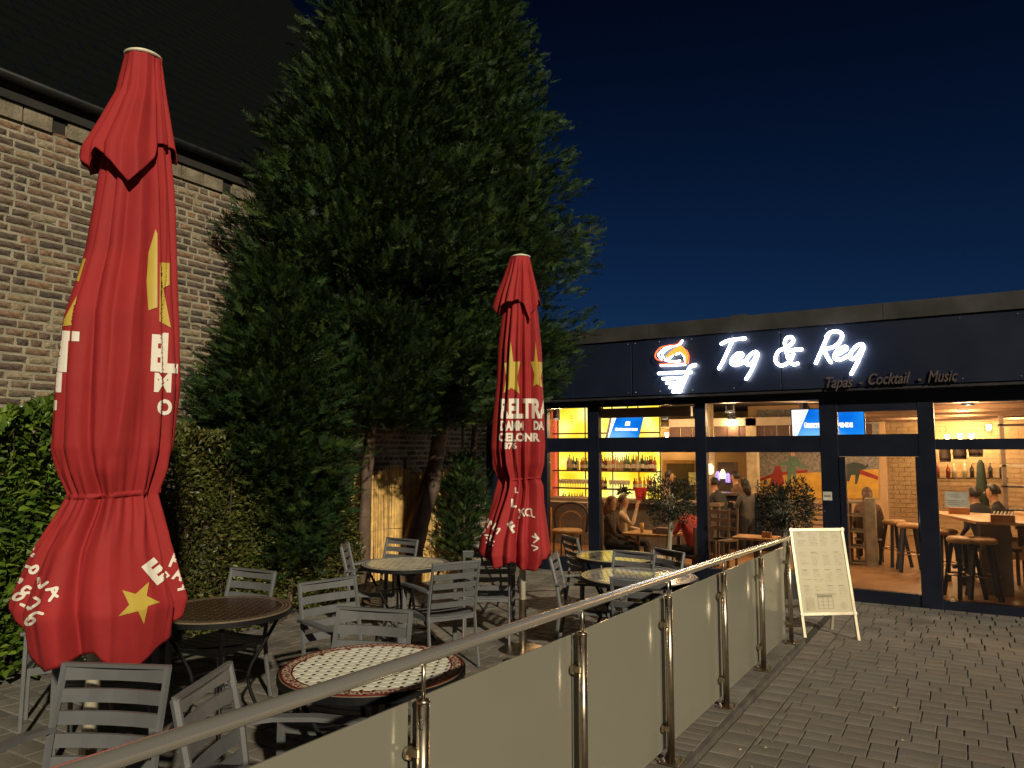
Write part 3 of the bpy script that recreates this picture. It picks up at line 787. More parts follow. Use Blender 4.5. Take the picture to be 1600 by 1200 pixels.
for bk, (v0, rows) in enumerate(((1.10, 8), (.90, 8), (.72, 7), (.56, 7))):
    for c_ in range(4):
        u0 = .06+c_*.125
        mark(k if rr.random() < .6 else kl, u0, v0, .06, .0055)
        for r_ in range(rows):
            if rr.random() < .85:
                # words made of short dashes
                u = u0; 
                while u < u0+rr.uniform(.05, .09):
                    w = rr.uniform(.008, .02); mark(kl if rr.random() < .75 else k, u, v0-.016*(r_+1), w, .0035); u += w+.004
for r_ in range(4): mark(k, .19, .335+.035*r_, .16, .0022)
for c_ in range(4): mark(k, .19+.053*c_, .335, .0022, .107)
mark(k, .19, .45, .16, .018); mark(kl, .06, .32, .09, .12); mark(k, .17, .475, .22, .006)
for t in range(14):
    a = 2*math.pi*t/14; mark(k, .46+.035*math.cos(a), .36+.030*math.sin(a), .008, .003)
for v in (.345,.36,.375): mark(k, .44, v, .04, .003)
part('menu_print', k, ink, bd, world=True, kind='stuff'); part('menu_print', kl, inkl, bd, world=True, kind='stuff')
for u, v in ((0,z0b),(WB,z0b),(0,HB),(WB,HB)):
    k = MB(); k.tube([BP(u,v,.008), BP(u,v,.018)], .021, 12); part('corner_joint', k, steel, bd, world=True)
# rear leaf
up2 = (Vector((0,0,1))*math.cos(lean)-by*math.sin(lean)); top = BP(0, HB)
for u in (0, WB): bbar(BP(u,HB)-nv*.03, BP(u,HB)-nv*.03-up2*(HB*.995), .03, .02, 'rear_leg')
bbar(BP(0,HB)-nv*.03-up2*(HB-z0b), BP(WB,HB)-nv*.03-up2*(HB-z0b), .03, .02, 'rear_crossbar')
# ============================================================= UMBRELLAS
red = mat('red_canvas', (.32,.022,.024), .75, var=.10, scale=5, bump=.35, bscale=9, spec=.25)
white_p = mat('printed_white', (.78,.72,.62), .7, var=.05)
gold_p = mat('printed_gold', (.50,.36,.05), .6, var=.05)
pole_m = mat('cream_pole', (.78,.70,.52), .4, var=.05, coat=.2)
hub_m = mat('pale_top_ring', (.7,.64,.5), .5)
HW = ([(235,45),(228,90),(215,125)],[(225,85),(260,88),(285,95)],[(278,140),(225,190),(180,203),(178,225),(215,238),(250,247)],
      [(248,258),(255,290),(285,292),(312,262),(305,236),(270,250),(248,258)],[(282,378),(300,345),(318,322),(322,350),(330,415),(360,398),(395,372)],
      [(388,435),(430,428),(475,418),(462,455),(412,525)],[(430,428),(450,470),(478,490)],
      [(62,382),(90,350),(182,350),(130,395),(85,435)],[(265,435),(228,408),(185,440),(205,470),(150,465),(112,500),(135,518),(185,500),(215,462),(262,460),(265,435)],
      [(285,498),(325,525),(300,560),(185,622)],[(175,556),(215,575),(255,592)],[(355,635),(305,625),(250,655),(215,700),(228,725),(270,712),(288,685),(255,668),(228,690)])
def interp(tab, x):
    xs = [t[0] for t in tab]; return [float(np.interp(x, xs, [t[k] for t in tab])) for k in range(1, len(tab[0]))]
def umbrella(label, base, lean, prof, pleats, hem, capprof, caphem, seed, waist, print_fn):
    """prof rows: (z, left edge, right edge) in metres across the view direction; hem rows: (angle, z)"""
    U = thing('closed_umbrella', label, 'umbrella', base, 0, 'closed red umbrellas')
    e2 = Vector((-base[0], -base[1], 0)).normalized(); e1 = Vector((0,0,1)).cross(e2)   # e1 = to the right as seen from the path
    e1 = -e1 if e1.dot(RT) < 0 else e1
    r = random.Random(seed); ph = [r.uniform(0, 6.28) for _ in range(8)]
    rp_ = random.Random(seed*7+1); nodes = []; a = -180+rp_.uniform(0, 12)
    while a < 172:
        nodes.append((a, 1.0 if len(nodes) % 2 == 0 else rp_.uniform(.86, .95), rp_.uniform(0, 50))); a += rp_.choice((17, 24, 34, 44))*rp_.uniform(.85, 1.15)
    def poly_r(deg, z):
        # the cloth hangs in flat facets between soft creases that wander with the height
        pts = []
        for a, r_, s_ in nodes:
            aa = a+11*mnoise.noise(Vector((s_, z*.9, 0))); rr_ = r_+.06*mnoise.noise(Vector((s_, z*1.3, 9)))
            pts.append((aa, rr_))
        pts.sort(); pts = [(pts[-1][0]-360, pts[-1][1])]+pts+[(pts[0][0]+360, pts[0][1])]
        for (a0, r0), (a1, r1) in zip(pts[:-1], pts[1:]):
            if a0 <= deg <= a1 and a1-a0 > 1e-6:
                p0 = (r0*math.sin(R(a0)), r0*math.cos(R(a0))); p1 = (r1*math.sin(R(a1)), r1*math.cos(R(a1)))
                d = (math.sin(R(deg)), math.cos(R(deg))); ex, ey = p1[0]-p0[0], p1[1]-p0[1]
                den = d[0]*ey-d[1]*ex
                if abs(den) < 1e-6: return r0
                c = (p0[0]*ey-p0[1]*ex)/den; l = r0+(r1-r0)*(deg-a0)/(a1-a0)
                return .75*c+.25*l
        return 1.
    def surf(th, z, prof, pl, amp=1.):
        l, rt_ = interp(prof, z); w = (rt_-l)/2; c = (rt_+l)/2
        deg = (math.degrees(th)+180) % 360-180
        q = 1.075*poly_r(deg, z)
        for (a0, a1, s_, d) in pl:
            a = a0+(a1-a0)*min(1.2, max(0, (3.75-z)/2.6))**3
            x = ((deg-a+180) % 360-180)/s_
            q -= d*math.exp(-abs(x)**1.35)*amp
            sb = .12 if 48 < abs(deg) < 130 else 1.
            q += sb*(d*.38*math.exp(-((x-1.9)/1.1)**2)*amp+d*.2*math.exp(-((x+2.2)/1.3)**2)*amp)
        dz = abs(z-waist)
        k = math.exp(-(dz/.16)**2)
        q += k*(.07*math.sin(11*th+ph[2])+.05*math.sin(17*th+ph[3])+.03*math.sin(29*th+ph[4]))
        # drag folds running up and down from the tie
        k2 = math.exp(-(dz/.5)**2); q += k2*.035*(mnoise.noise(Vector((math.cos(th)*4, math.sin(th)*4, z*.7+seed))))
        rn = mnoise.noise(Vector((math.cos(th)*5+seed, math.sin(th)*5, z*1.1)))
        q += (.012+.05*k2)*(.30-abs(rn))*amp
        # sagging folds that hang over the tie
        sg = z-waist-.05-.10*mnoise.noise(Vector((math.cos(th)*1.6, math.sin(th)*1.6, seed)))
        q += .075*math.exp(-((sg-.07)/.055)**2)*max(0, mnoise.noise(Vector((math.cos(th)*2.3+4, math.sin(th)*2.3, seed)))+.15)*amp
        q += .012*mnoise.noise(Vector((math.cos(th)*3, math.sin(th)*3, z*3+seed)))
        d_ = e2*math.cos(th)*.92+e1*math.sin(th)
        return e1*c+d_*(w*q)+Vector((0,0,z))
    def sheet(prof, pl, hem, ztop, nth=300, nz=170, amp=1., zpow=1., flare=0.):
        V = []; F = []
        for j in range(nz+1):
            for i in range(nth):
                th = -math.pi+2*math.pi*i/nth; zb = interp(hem, math.degrees(th))[0]
                t = (j/nz)**zpow; z = ztop+(zb-ztop)*t
                V.append(surf(th, z, prof, pl, amp*min(1, t*3)))
        for j in range(nz):
            for i in range(nth):
                a = j*nth+i; b = j*nth+(i+1) % nth; F.append((a, a+nth, b+nth, b))
        return V, F
    V, F = sheet(prof, pleats, hem, prof[-1][0])
    m_ = MB(); m_.add(V, F); can = part('canopy', m_, red, U, smooth=True)
    s_ = can.modifiers.new('hem', 'SOLIDIFY'); s_.thickness = .003
    bvh = BVHTree.FromPolygons([Vector(v) for v in V], F)
    V2, F2 = sheet(capprof, [(a0, a1, s*1.1, d*.8) for a0, a1, s, d in pleats], caphem, capprof[-1][0], 200, 60, .9)
    m_ = MB(); m_.add(V2, F2); cp = part('vent_cap', m_, red, U, smooth=True)
    s_ = cp.modifiers.new('hem', 'SOLIDIFY'); s_.thickness = .003
    zt_ = capprof[-1][0]; l, rt_ = capprof[-1][1:]; cx = (l+rt_)/2; rr = (rt_-l)/2
    m_ = MB(); ct = e1*cx
    m_.lathe((ct.x, ct.y, zt_-.012), [(rr+.004,0),(rr+.006,.010),(rr*.9,.018),(rr*.5,.03),(.02,.034)], 28); part('top_ring', m_, hub_m, U, smooth=True)
    # pole leans with the frame
    top = e1*(interp(prof, 3.0)[0]+interp(prof, 3.0)[1])/2
    m_ = MB(); m_.tube([(0,0,.42),(top.x*.8, top.y*.8, 3.2)], .030, 18); part('pole', m_, pole_m, U, smooth=True)
    m_ = MB(); m_.tube([(0,0,0),(0,0,.46)], .036, 16); m_.lathe((0,0,0), [(.22,0),(.22,.012),(.05,.02)], 24); part('ground_sleeve', m_, steel, U, smooth=False)
    # tie strap
    m_ = MB(); pts = []
    for i in range(60):
        th = -math.pi+2*math.pi*i/60
        p = surf(th, waist+.012*math.sin(th), prof, pleats, 1); o_ = (p-Vector((0,0,p.z))); pts.append(p+(o_-e1*0).normalized()*.006)
    Vv = []; n = len(pts)
    for p in pts: Vv += [p+Vector((0,0,-.012)), p+Vector((0,0,.012))]
    m_.add(Vv, [(2*i, 2*((i+1) % n), 2*((i+1) % n)+1, 2*i+1) for i in range(n)])
    st = part('tie_strap', m_, red, U, smooth=True); st.modifiers.new('t', 'SOLIDIFY').thickness = .006
    # ---- printing: artwork given in metres (h across, z up) and laid on the cloth
    bw = Vector(base)
    def lay_on(name, pts2, faces, m, maxjump=.05):
        V_ = []; ok = []
        for h, z in pts2:
            og = CP-bw; hit = bvh.ray_cast(og, (e1*h+Vector((0,0,z))-og).normalized())
            if hit[0] is None: V_.append(Vector((0,0,0))); ok.append(None)
            else: V_.append(hit[0]+(og-hit[0]).normalized()*.0045); ok.append(hit[0].dot(e2))
        Fk = [f for f in faces if all(ok[i] is not None for i in f) and max(ok[i] for i in f)-min(ok[i] for i in f) < maxjump]
        if not Fk: return
        mb = MB(); mb.add(V_, Fk); part(name, mb, m, can)
    def fine(me, step=.009):
        bm = bmesh.new(); bm.from_mesh(me); bmesh.ops.triangulate(bm, faces=bm.faces)
        for _ in range(5):
            ed = [e for e in bm.edges if e.calc_length() > step]
            if not ed: break
            bmesh.ops.subdivide_edges(bm, edges=ed, cuts=1); bmesh.ops.triangulate(bm, faces=[f for f in bm.faces if len(f.verts) > 3])
        V_ = [v.co.copy() for v in bm.verts]; bm.verts.index_update(); F_ = [tuple(v.index for v in f.verts) for f in bm.faces]; bm.free(); return V_, F_
    def word(txt, h, z, size, sx=1., rot=0., off=.045, m=white_p, center=True):
        me = text_mesh(txt, 1., off); xs = [v.co.x for v in me.vertices]; c = (max(xs)+min(xs))/2 if center else min(xs)
        for v in me.vertices: v.co = ((v.co.x-c)*size*sx, v.co.y*size, 0)
        V_, F_ = fine(me); cs, sn = math.cos(rot), math.sin(rot)
        lay_on('printed_word', [(h+v.x*cs-v.y*sn, z+v.x*sn+v.y*cs) for v in V_], F_, m)
    def poly(pts, m, name='printed_star'):
        me = bpy.data.meshes.new('p'); me.from_pydata([(x, y, 0) for x, y in pts], [], [tuple(range(len(pts)))])
        V_, F_ = fine(me); lay_on(name, [(v.x, v.y) for v in V_], F_, m)
    def stroke(pts, w, m=white_p):
        L = smoothline(pts, 6) if len(pts) > 2 else smoothline(pts, 8); V_ = []; F_ = []
        for i, p in enumerate(L):
            d = (L[min(i+1, len(L)-1)]-L[max(i-1, 0)]); d = d/(np.linalg.norm(d)+1e-9); n_ = np.array([-d[1], d[0]])*w/2
            V_ += [tuple(p+n_), tuple(p-n_)]
            if i: a = 2*i; F_.append((a-2, a-1, a+1, a))
        for c in (L[0], L[-1]):
            b = len(V_); V_ += [tuple(c+w/2*np.array([math.cos(t), math.sin(t)])) for t in np.linspace(0, 2*math.pi, 8, endpoint=False)]; F_.append(tuple(range(b, b+8)))
        lay_on('handwriting', V_, F_, m)
    # pixel of the photograph -> metres on the umbrella's own vertical plane (used only to read off sizes)
    bw = Vector(base)
    def m2(x, y):
        r_ = ray(x, y); t = (bw-CP).dot(e2)/r_.dot(e2); p = CP+r_*t-bw; return (p.dot(e1), p.z)
    print_fn(word, poly, stroke, m2)
    return U
def sizes(base, rows, leanx=0.):
    """rows of (y, x left, x right) as seen -> (z, left, right) metres about the pole foot"""
    bw = Vector(base); e2 = Vector((-base[0], -base[1], 0)).normalized(); e1 = Vector((0,0,1)).cross(e2); e1 = -e1 if e1.dot(RT) < 0 else e1
    o = []
    for y, a, b in rows:
        z = None; v = []
        for x in (a, b):
            r_ = ray(x, y); t = (bw-CP).dot(e2)/r_.dot(e2); p = CP+r_*t-bw; v.append(p.dot(e1)); z = p.z if z is None else (z+p.z)/2
        o.append((z, v[0], v[1]))
    return sorted(o)
def zrow(base, tab, xs):
    """(angle, y) rows -> (angle, z)"""
    bw = Vector(base); e2 = Vector((-base[0], -base[1], 0)).normalized(); o = []
    for (a, y), x in zip(tab, xs):
        r_ = ray(x, y); t = (bw-CP).dot(e2)/r_.dot(e2); o.append((a, (CP+r_*t-bw).z))
    return o
# ---- near umbrella
b1 = (-3.30, 1.93, zt(1.93))
prof1 = sizes(b1, [(92,198,250),(200,165,262),(300,147,272),(400,128,277),(500,95,281),(600,82,283),(700,77,272),(735,88,262),(772,106,248),(800,88,256),(850,50,266),(900,24,279),(940,5,292),(1000,18,280),(1045,35,266),(1075,40,262)])
cap1 = sizes(b1, [(88,195,252),(150,179,260),(200,150,268),(245,121,276),(300,112,284)])
hem1 = zrow(b1, [(-180,962),(-120,942),(-95,937),(-75,977),(-55,1014),(-40,1030),(-22,1014),(-9,1000),(-3,996),(3,1010),(10,1018),(28,1024),(45,996),(60,982),(72,954),(90,932),(120,977),(150,942),(180,962)], [100,60,10,30,60,80,110,140,150,160,170,200,235,255,268,285,240,200,150])
caph1 = zrow(b1, [(-180,240),(-130,262),(-95,236),(-70,262),(-55,276),(-42,248),(-20,272),(-2,302),(14,282),(30,262),(36,232),(50,236),(66,238),(80,262),(110,245),(180,240)], [200,150,125,140,152,165,172,182,200,225,225,240,262,276,250,200])
pl1 = [(-33,-20,7,.20), (-12,-8,9,.07), (42,60,3.6,.40), (62,76,3.2,.30), (-62,-70,8,.14), (22,12,12,.05), (110,105,8,.2), (150,160,10,.2), (-120,-110,9,.2), (-150,-155,9,.15)]
def print1(word, poly, stroke, m2):
    def star(cx, cy, r, rot, sx=1.):
        h, z = m2(cx, cy); P_ = []
        for k in range(10):
            a = rot+math.pi*k/5; q = r if k % 2 == 0 else r*.40; P_.append((h-math.sin(a)*q*sx, z+math.cos(a)*q))
        poly(P_, gold_p)
    def px_poly(pts, m=gold_p): poly([m2(*p) for p in pts], m)
    px_poly([(243,358),(246,365),(246,480),(232,485),(229,440),(232,395)])
    px_poly([(250,410),(265,411),(265,445),(255,450),(267,512),(249,502)])
    px_poly([(126,404),(134,404),(123,440),(115,437)]); px_poly([(120,462),(112,508),(94,510)])
    def px_word(t, x, y, hpx, sx=1., rot=0., off=.05):
        h, z = m2(x, y); h2, z2 = m2(x, y-hpx); word(t, h, z, (z2-z)/.70, sx, rot, off)
    px_word('T', 97, 577, 58, .75); px_word('I', 91, 611, 28); px_word('I', 86, 640, 14)
    px_word('E', 248, 577, 52, .62); px_word('L', 264, 579, 56, .62)
    px_word('M', 254, 611, 27, .85); px_word('O', 257, 647, 22, .8)
    px_poly([(233,909),(229,931),(250,941),(231,947),(225,975),(216,955),(185,963),(202,945),(191,922),(212,928)])
    px_word('E', 254, 905, 34, .9, R(38), .06)
    for ch in HW: stroke([m2(x/5.333, 840+y/5.333) for x, y in ch], .0115)
    px_word('F', 268, 885, 20, .7, R(-20)); px_word('A', 276, 905, 20, .7, R(-20)); px_word('7', 280, 924, 18, .8, R(-60)); px_word('7', 287, 918, 18, .8, R(-60))
W1 = interp([(y, z) for y, z in [(0, sizes(b1, [(770,106,248)])[0][0])]], 0)[0]
umbrella('large closed red umbrella nearest the camera with gold star and white lettering', b1, 0, prof1, pl1, hem1, cap1, caph1, 3, W1, print1)
# ---- far umbrella
b2 = (-3.52, 6.05, zt(6.05))
prof2 = sizes(b2, [(405,800,827),(470,789,839),(540,780,846),(600,777,849),(660,772,852),(700,771,852),(725,775,850),(748,785,843),(760,782,848),(800,767,853),(840,753,859),(862,750,863),(885,756,858),(900,760,856)])
cap2 = sizes(b2, [(401,799,828),(430,790,835),(460,778,843),(480,772,847),(505,770,850)])
hem2 = zrow(b2, [(-180,868),(-120,860),(-90,862),(-55,880),(-38,884),(-18,876),(-6,870),(4,880),(12,884),(30,886),(48,872),(70,868),(90,860),(130,880),(180,868)], [815]*15)
caph2 = zrow(b2, [(-180,480),(-130,490),(-90,478),(-58,497),(-42,478),(-15,477),(0,474),(15,482),(28,508),(45,480),(70,470),(90,472),(130,485),(180,480)], [810]*14)
pl2 = [(-38,-45,6,.22), (-14,-20,6,.16), (6,2,4.5,.30), (36,28,4,.30), (55,52,5,.2), (-65,-66,7,.16), (20,18,7,.06), (110,105,8,.2), (150,160,10,.2), (-120,-110,9,.2), (-150,-155,9,.15)]
def print2(word, poly, stroke, m2):
    def px_poly(pts, m=gold_p): poly([m2(*p) for p in pts], m)
    def px_word(t, x, y, hpx, sx=1., rot=0., off=.05):
        h, z = m2(x, y); h2, z2 = m2(x, y-hpx); word(t, h, z, (z2-z)/.70, sx, rot, off)
    px_poly([(798,533),(802,565),(813,565),(808,590),(812,615),(799,606),(787,614),(791,590),(788,568),(795,565)])
    px_poly([(837,533),(840,565),(849,566),(845,590),(848,606),(839,600),(833,604),(835,585),(829,566),(835,564)])
    px_word('RELTRA', 821, 652, 28, .56); px_word('DAMM', 800, 672, 14, .62); px_word('DA', 842, 671, 13, .6)
    px_word('CELONR', 811, 689, 12, .95); px_word('876', 797, 701, 9, 1.05)
    px_word('L', 807, 770, 8, .9); px_word('L', 803, 792, 12, 1.); px_word('F', 805, 830, 16, .9, R(35))
    for ch in ([(811,796),(813,803),(811,810)],[(812,801),(818,795)],[(815,799),(819,806)],[(828,795),(822,797),(822,804),(828,806)],[(830,796),(831,806),(835,808)],
               [(754,800),(752,806),(756,809)],[(760,808),(763,812),(760,816),(757,812),(760,808)],[(762,824),(767,814),(769,826),(775,818)],[(776,834),(781,826),(772,828)],
               [(752,822),(758,828),(754,832),(750,826),(758,822)],[(758,836),(768,838),(760,848)],[(760,840),(768,846)],[(772,846),(766,850),(762,856),(767,858),(770,852)],
               [(836,836),(842,842),(832,838)],[(834,848),(840,842),(836,834)],[(831,852),(840,856),(834,860)]):
        stroke([m2(*p) for p in ch], .014)
W2 = sizes(b2, [(748,785,843)])[0][0]
umbrella('closed red umbrella with two gold stars standing further back near the restaurant', b2, 0, prof2, pl2, hem2, cap2, caph2, 11, W2, print2)
# ============================================================= PLANTS
def leaf_mat(name, cols, rough=.5, trans=.25, spec=.4):
    return mat(name, cols[0], rough, var=.25, scale=3, rnd=cols, trans=trans, spec=spec)
bark = mat('reddish_bark', (.105,.066,.045), .95, var=.4, scale=6, bump=1., bscale=28)
def bark_tube(pts, rad, n=12, seed=0):
    L = smoothline(pts, 8); N = len(L); rs = np.interp(np.linspace(0, 1, N), np.linspace(0, 1, len(rad)), rad)
    m_ = MB(); m_.tube([Vector(p) for p in L], list(rs), n)
    for i, v in enumerate(m_.v):
        p = Vector(v); k = i//n; c = Vector(L[min(k, N-1)]); d = p-c
        m_.v[i] = tuple(c+d*(1+.22*mnoise.noise(Vector((p.x*14, p.y*14, p.z*2.5+seed)))+.1*math.sin((i % n)*2.1)))
    return m_
class Soup:
    """many leaf sized faces collected with numpy"""
    def __init__(s): s.V = []; s.F = []; s.Rr = []; s.n = 0
    def add(s, V, F, r): s.V.append(V); s.F.append(F+s.n); s.n += len(V); s.Rr.append(r)
    def obj(s, name, m, parent, world=True, kind=None):
        V = np.concatenate(s.V); F = np.concatenate(s.F); rr = np.concatenate(s.Rr)
        if world and parent: V = V-np.array(parent.location)
        me = bpy.data.meshes.new(name); k = F.shape[1]
        me.vertices.add(len(V)); me.vertices.foreach_set('co', V.astype(np.float32).ravel())
        me.loops.add(F.size); me.loops.foreach_set('vertex_index', F.astype(np.int32).ravel())
        me.polygons.add(len(F)); me.polygons.foreach_set('loop_start', np.arange(0, F.size, k, dtype=np.int32)); me.polygons.foreach_set('loop_total', np.full(len(F), k, dtype=np.int32))
        a = me.attributes.new('rnd', 'FLOAT', 'FACE'); a.data.foreach_set('value', rr.astype(np.float32))
        me.materials.append(m); me.update(); me.validate()
        return link(name, me, parent, kind=kind)
def frames(D, twist):
    """orthonormal frames along directions D"""
    D = D/np.linalg.norm(D, axis=1, keepdims=True); up = np.tile([0., 0, 1], (len(D), 1)); up[np.abs(D[:, 2]) > .95] = [1, 0, 0]
    X = np.cross(D, up); X /= np.linalg.norm(X, axis=1, keepdims=True); Z = np.cross(X, D)
    c, s_ = np.cos(twist)[:, None], np.sin(twist)[:, None]
    return X*c+Z*s_, D, -X*s_+Z*c
def instance(soup, T, F, P, D, size, twist, r):
    """copies the little template T (verts in x=width, y=length, z) to points P"""
    X, Y, Z = frames(D, twist); sz = size[:, None, None]
    V = P[:, None, :]+sz*(T[None, :, 0, None]*X[:, None, :]+T[None, :, 1, None]*Y[:, None, :]+T[None, :, 2, None]*Z[:, None, :])
    n = len(P); Fs = (F[None]+(np.arange(n)*len(T))[:, None, None]).reshape(-1, F.shape[1])
    soup.add(V.reshape(-1, 3), Fs, np.repeat(r, len(F)))
def spray(seed):
    """a flat feathery conifer spray: a stem with side twigs made of thin blades, unit length"""
    r = np.random.default_rng(seed); V = []; F = []
    def blade(a, b, w):
        a, b = np.array(a), np.array(b); d = b-a; n_ = np.array([-d[1], d[0], 0]); n_ = n_/(np.linalg.norm(n_)+1e-9)*w
        k = len(V); V.extend([a-n_, b, a+n_]); F.append((k, k+1, k+2))
    blade((0,0,0), (r.normal(0,.05), 1, -.08), .05)
    for t in np.linspace(.05, .90, 9):
        for s_ in (-1, 1):
            L = (.42*(1-t)+.13)*r.uniform(.7, 1.2); a = r.uniform(.5, .95)
            p = np.array([0, t+r.normal(0, .02), -.08*t*t]); q = p+np.array([s_*L*math.sin(a), L*math.cos(a), r.normal(0, .05)])
            blade(p, q, .032*r.uniform(.8, 1.3))
            if False:
                mid = p+(q-p)*.5; blade(mid, mid+np.array([s_*L*.10, L*.42, r.normal(0, .04)]), .022); blade(mid, mid+np.array([s_*L*.45, L*.05, r.normal(0, .04)]), .02)
    return np.array(V), np.array(F)
SPR = [spray(k) for k in range(5)]
conifer_m = leaf_mat('conifer_green', [(.017,.041,.011),(.026,.056,.012),(.013,.031,.010),(.040,.072,.013),(.021,.044,.015),(.016,.036,.012),(.048,.078,.014)], .6, .15, .3)
dead_m = leaf_mat('dry_twig', [(.10,.07,.04),(.13,.10,.06)], .9, .0)
def conifer(label, axis, zlo, zhi, rmax, seed, nb=260, clip=True, rfun=None, trunks=(), dens=34, droop=.25, group=None, cat='tree', size=(.10,.19), name='conifer_tree'):
    r = np.random.default_rng(seed); T = thing(name, label, cat, (axis(0)[0], axis(0)[1], zt(axis(0)[1])), 0, group)
    sp = [Soup()]; limbs = MB(); clump = 0
    Pt = []; Dt = []; Sz = []; Rr = []
    for b in range(nb):
        t = r.uniform(0, 1)**1.25; z0 = zlo+(zhi-zlo)*t; R_ = rfun(t)*rmax*r.uniform(.62, 1.08); az = r.uniform(0, 2*math.pi)
        c = np.array([*axis(z0)[:2], z0]); d = np.array([math.cos(az), math.sin(az), 0])
        rise = r.uniform(.02, .34)*(.5+t)-(.30 if t < .15 else 0)
        end = c+d*R_+np.array([0, 0, R_*rise])
        mid = c+d*R_*.55+np.array([0, 0, R_*rise*.75-.05])
        L = np.array(smoothline([c, mid, end], 8))
        if clip and end[0] < -6.98 and end[2] < 5.4:
            L[:, 0] = np.maximum(L[:, 0], -6.95+r.uniform(0, .2))
        if b % 4 == 0 and R_ > .5: limbs.tube([Vector(p) for p in L[:11:3]], [.03*(1-k/len(L[::3]))+.005 for k in range(len(L[::3]))], 5)
        n = int(dens*(R_/rmax+.25)); u = r.beta(2.2, 1.1, n); tone = r.uniform(0, 1)
        idx = np.clip((u*(len(L)-1)).astype(int), 0, len(L)-2); fr = (u*(len(L)-1)-idx)[:, None]
        base = L[idx]*(1-fr)+L[idx+1]*fr
        spread = (.10+.22*R_/rmax)*(1.25-u)
        off = r.normal(0, 1, (n, 3))*spread[:, None]*[1, 1, .65]
        P_ = base+off; D_ = d[None]*r.uniform(.5, 1.2, n)[:, None]+off*1.6+np.array([0, 0, .55+.3*t])+r.normal(0, .25, (n, 3))
        D_[:, 2] -= droop*(u > .8)*r.uniform(0, 1.5, n)
        Pt.append(P_); Dt.append(D_); Sz.append(r.uniform(size[0], size[1], n)*(.75+.4*R_/rmax)); Rr.append((tone*.55+r.uniform(0, .45, n)) % 1)
    Pt = np.concatenate(Pt); Dt = np.concatenate(Dt); Sz = np.concatenate(Sz); Rr = np.concatenate(Rr)
    ok = np.ones(len(Pt), bool)
    if clip: ok = (Pt[:, 0] > -7.02) | (Pt[:, 2] > 5.5+(-7.0-Pt[:, 0])*1.2)
    ok &= (Pt[:, 1] < 10.6) | (Pt[:, 2] > 4.1)
    Pt, Dt, Sz, Rr = Pt[ok], Dt[ok], Sz[ok], Rr[ok]
    which = r.integers(0, 5, len(Pt)); tw = r.normal(0, .7, len(Pt)); sp_ = Soup()
    for k in range(5):
        s_ = which == k; instance(sp_, SPR[k][0], SPR[k][1], Pt[s_], Dt[s_], Sz[s_], tw[s_], Rr[s_])
    cr = sp_.obj('crown', conifer_m, T)
    if limbs.v: part('branches', limbs, mat('dark_bark', (.035,.028,.018), .95), T, world=True, kind='stuff')
    for tr in trunks:
        part('trunk', bark_tube(*tr, seed=seed), bark, T, smooth=True, world=True)
    return T
def cone_r(t): return max(.04, (1-t)**.95*min(1.08, .55+t*3.2))
zb = zt(8)
conifer('tall dark conifer with reddish leaning trunk rising beside the restaurant roof', lambda z: (-6.3+.02*z, 8.35+.02*z), 2.75, 11.8, 2.40, 5, nb=2000, rfun=cone_r, dens=42,
        trunks=[([(-6.45,7.95,zb-.05),(-6.42,8.15,.9),(-6.36,8.55,2.0),(-6.15,8.5,4.0),(-5.9,8.6,8.0)], [.17,.135,.11,.09,.04]),
                ([(-6.30,9.1,zb-.05),(-6.25,9.2,1.2),(-6.15,9.2,2.6),(-6.0,9.1,3.6)], [.06,.05,.045,.03])])
conifer('broad bushy conifer with two trunks behind the terrace hedge', lambda z: (-6.35+.03*z, 6.85+.05*z), 2.6, 10.8, 2.1, 8, nb=1800, rfun=cone_r, dens=42,
        trunks=[([(-6.35,6.72,zb-.03),(-6.4,6.72,1.0),(-6.45,6.75,2.3),(-6.3,6.8,4.5),(-6.1,7,8)], [.12,.10,.09,.07,.03]),
                ([(-6.3,6.98,zb-.03),(-6.32,7.0,1.0),(-6.4,7.2,2.4),(-6.3,7.5,3.8)], [.085,.075,.06,.04])])
conifer('lower conifer with yellow green tips against the brick wall above the hedge', lambda z: (-6.35, 5.55+.02*z), 1.9, 4.2, .85, 12, nb=520, rfun=lambda t: max(.1, (1-t)**.5*min(1, .6+t*2)), dens=34,
        trunks=[([(-6.6,5.5,.15),(-6.5,5.5,2.0),(-6.4,5.55,3.2)], [.06,.04,.015])], size=(.10,.19))
conifer('slim young conifer in front of the end of the reed screen', lambda z: (-6.25, 9.0), .55, 1.9, .34, 15, nb=70, rfun=lambda t: max(.2, 1-abs(t-.45)*1.2), dens=30, clip=False,
        trunks=[([(-6.2,8.95,zb-.05),(-6.22,9.0,.7),(-6.25,9.02,1.7)], [.022,.018,.010])], size=(.10,.17), name='conifer_shrub', cat='shrub')
conifer('wispy conifer shrub hanging over the hedge beside the trunks', lambda z: (-6.25, 5.85), .95, 2.6, .48, 19, nb=150, rfun=lambda t: max(.3, 1-abs(t-.5)*1.1), dens=32, clip=False,
        trunks=[([(-6.4,5.9,.1),(-6.35,5.9,1.2),(-6.3,5.85,2.0)], [.03,.02,.012])], size=(.11,.19), name='conifer_shrub', cat='shrub')

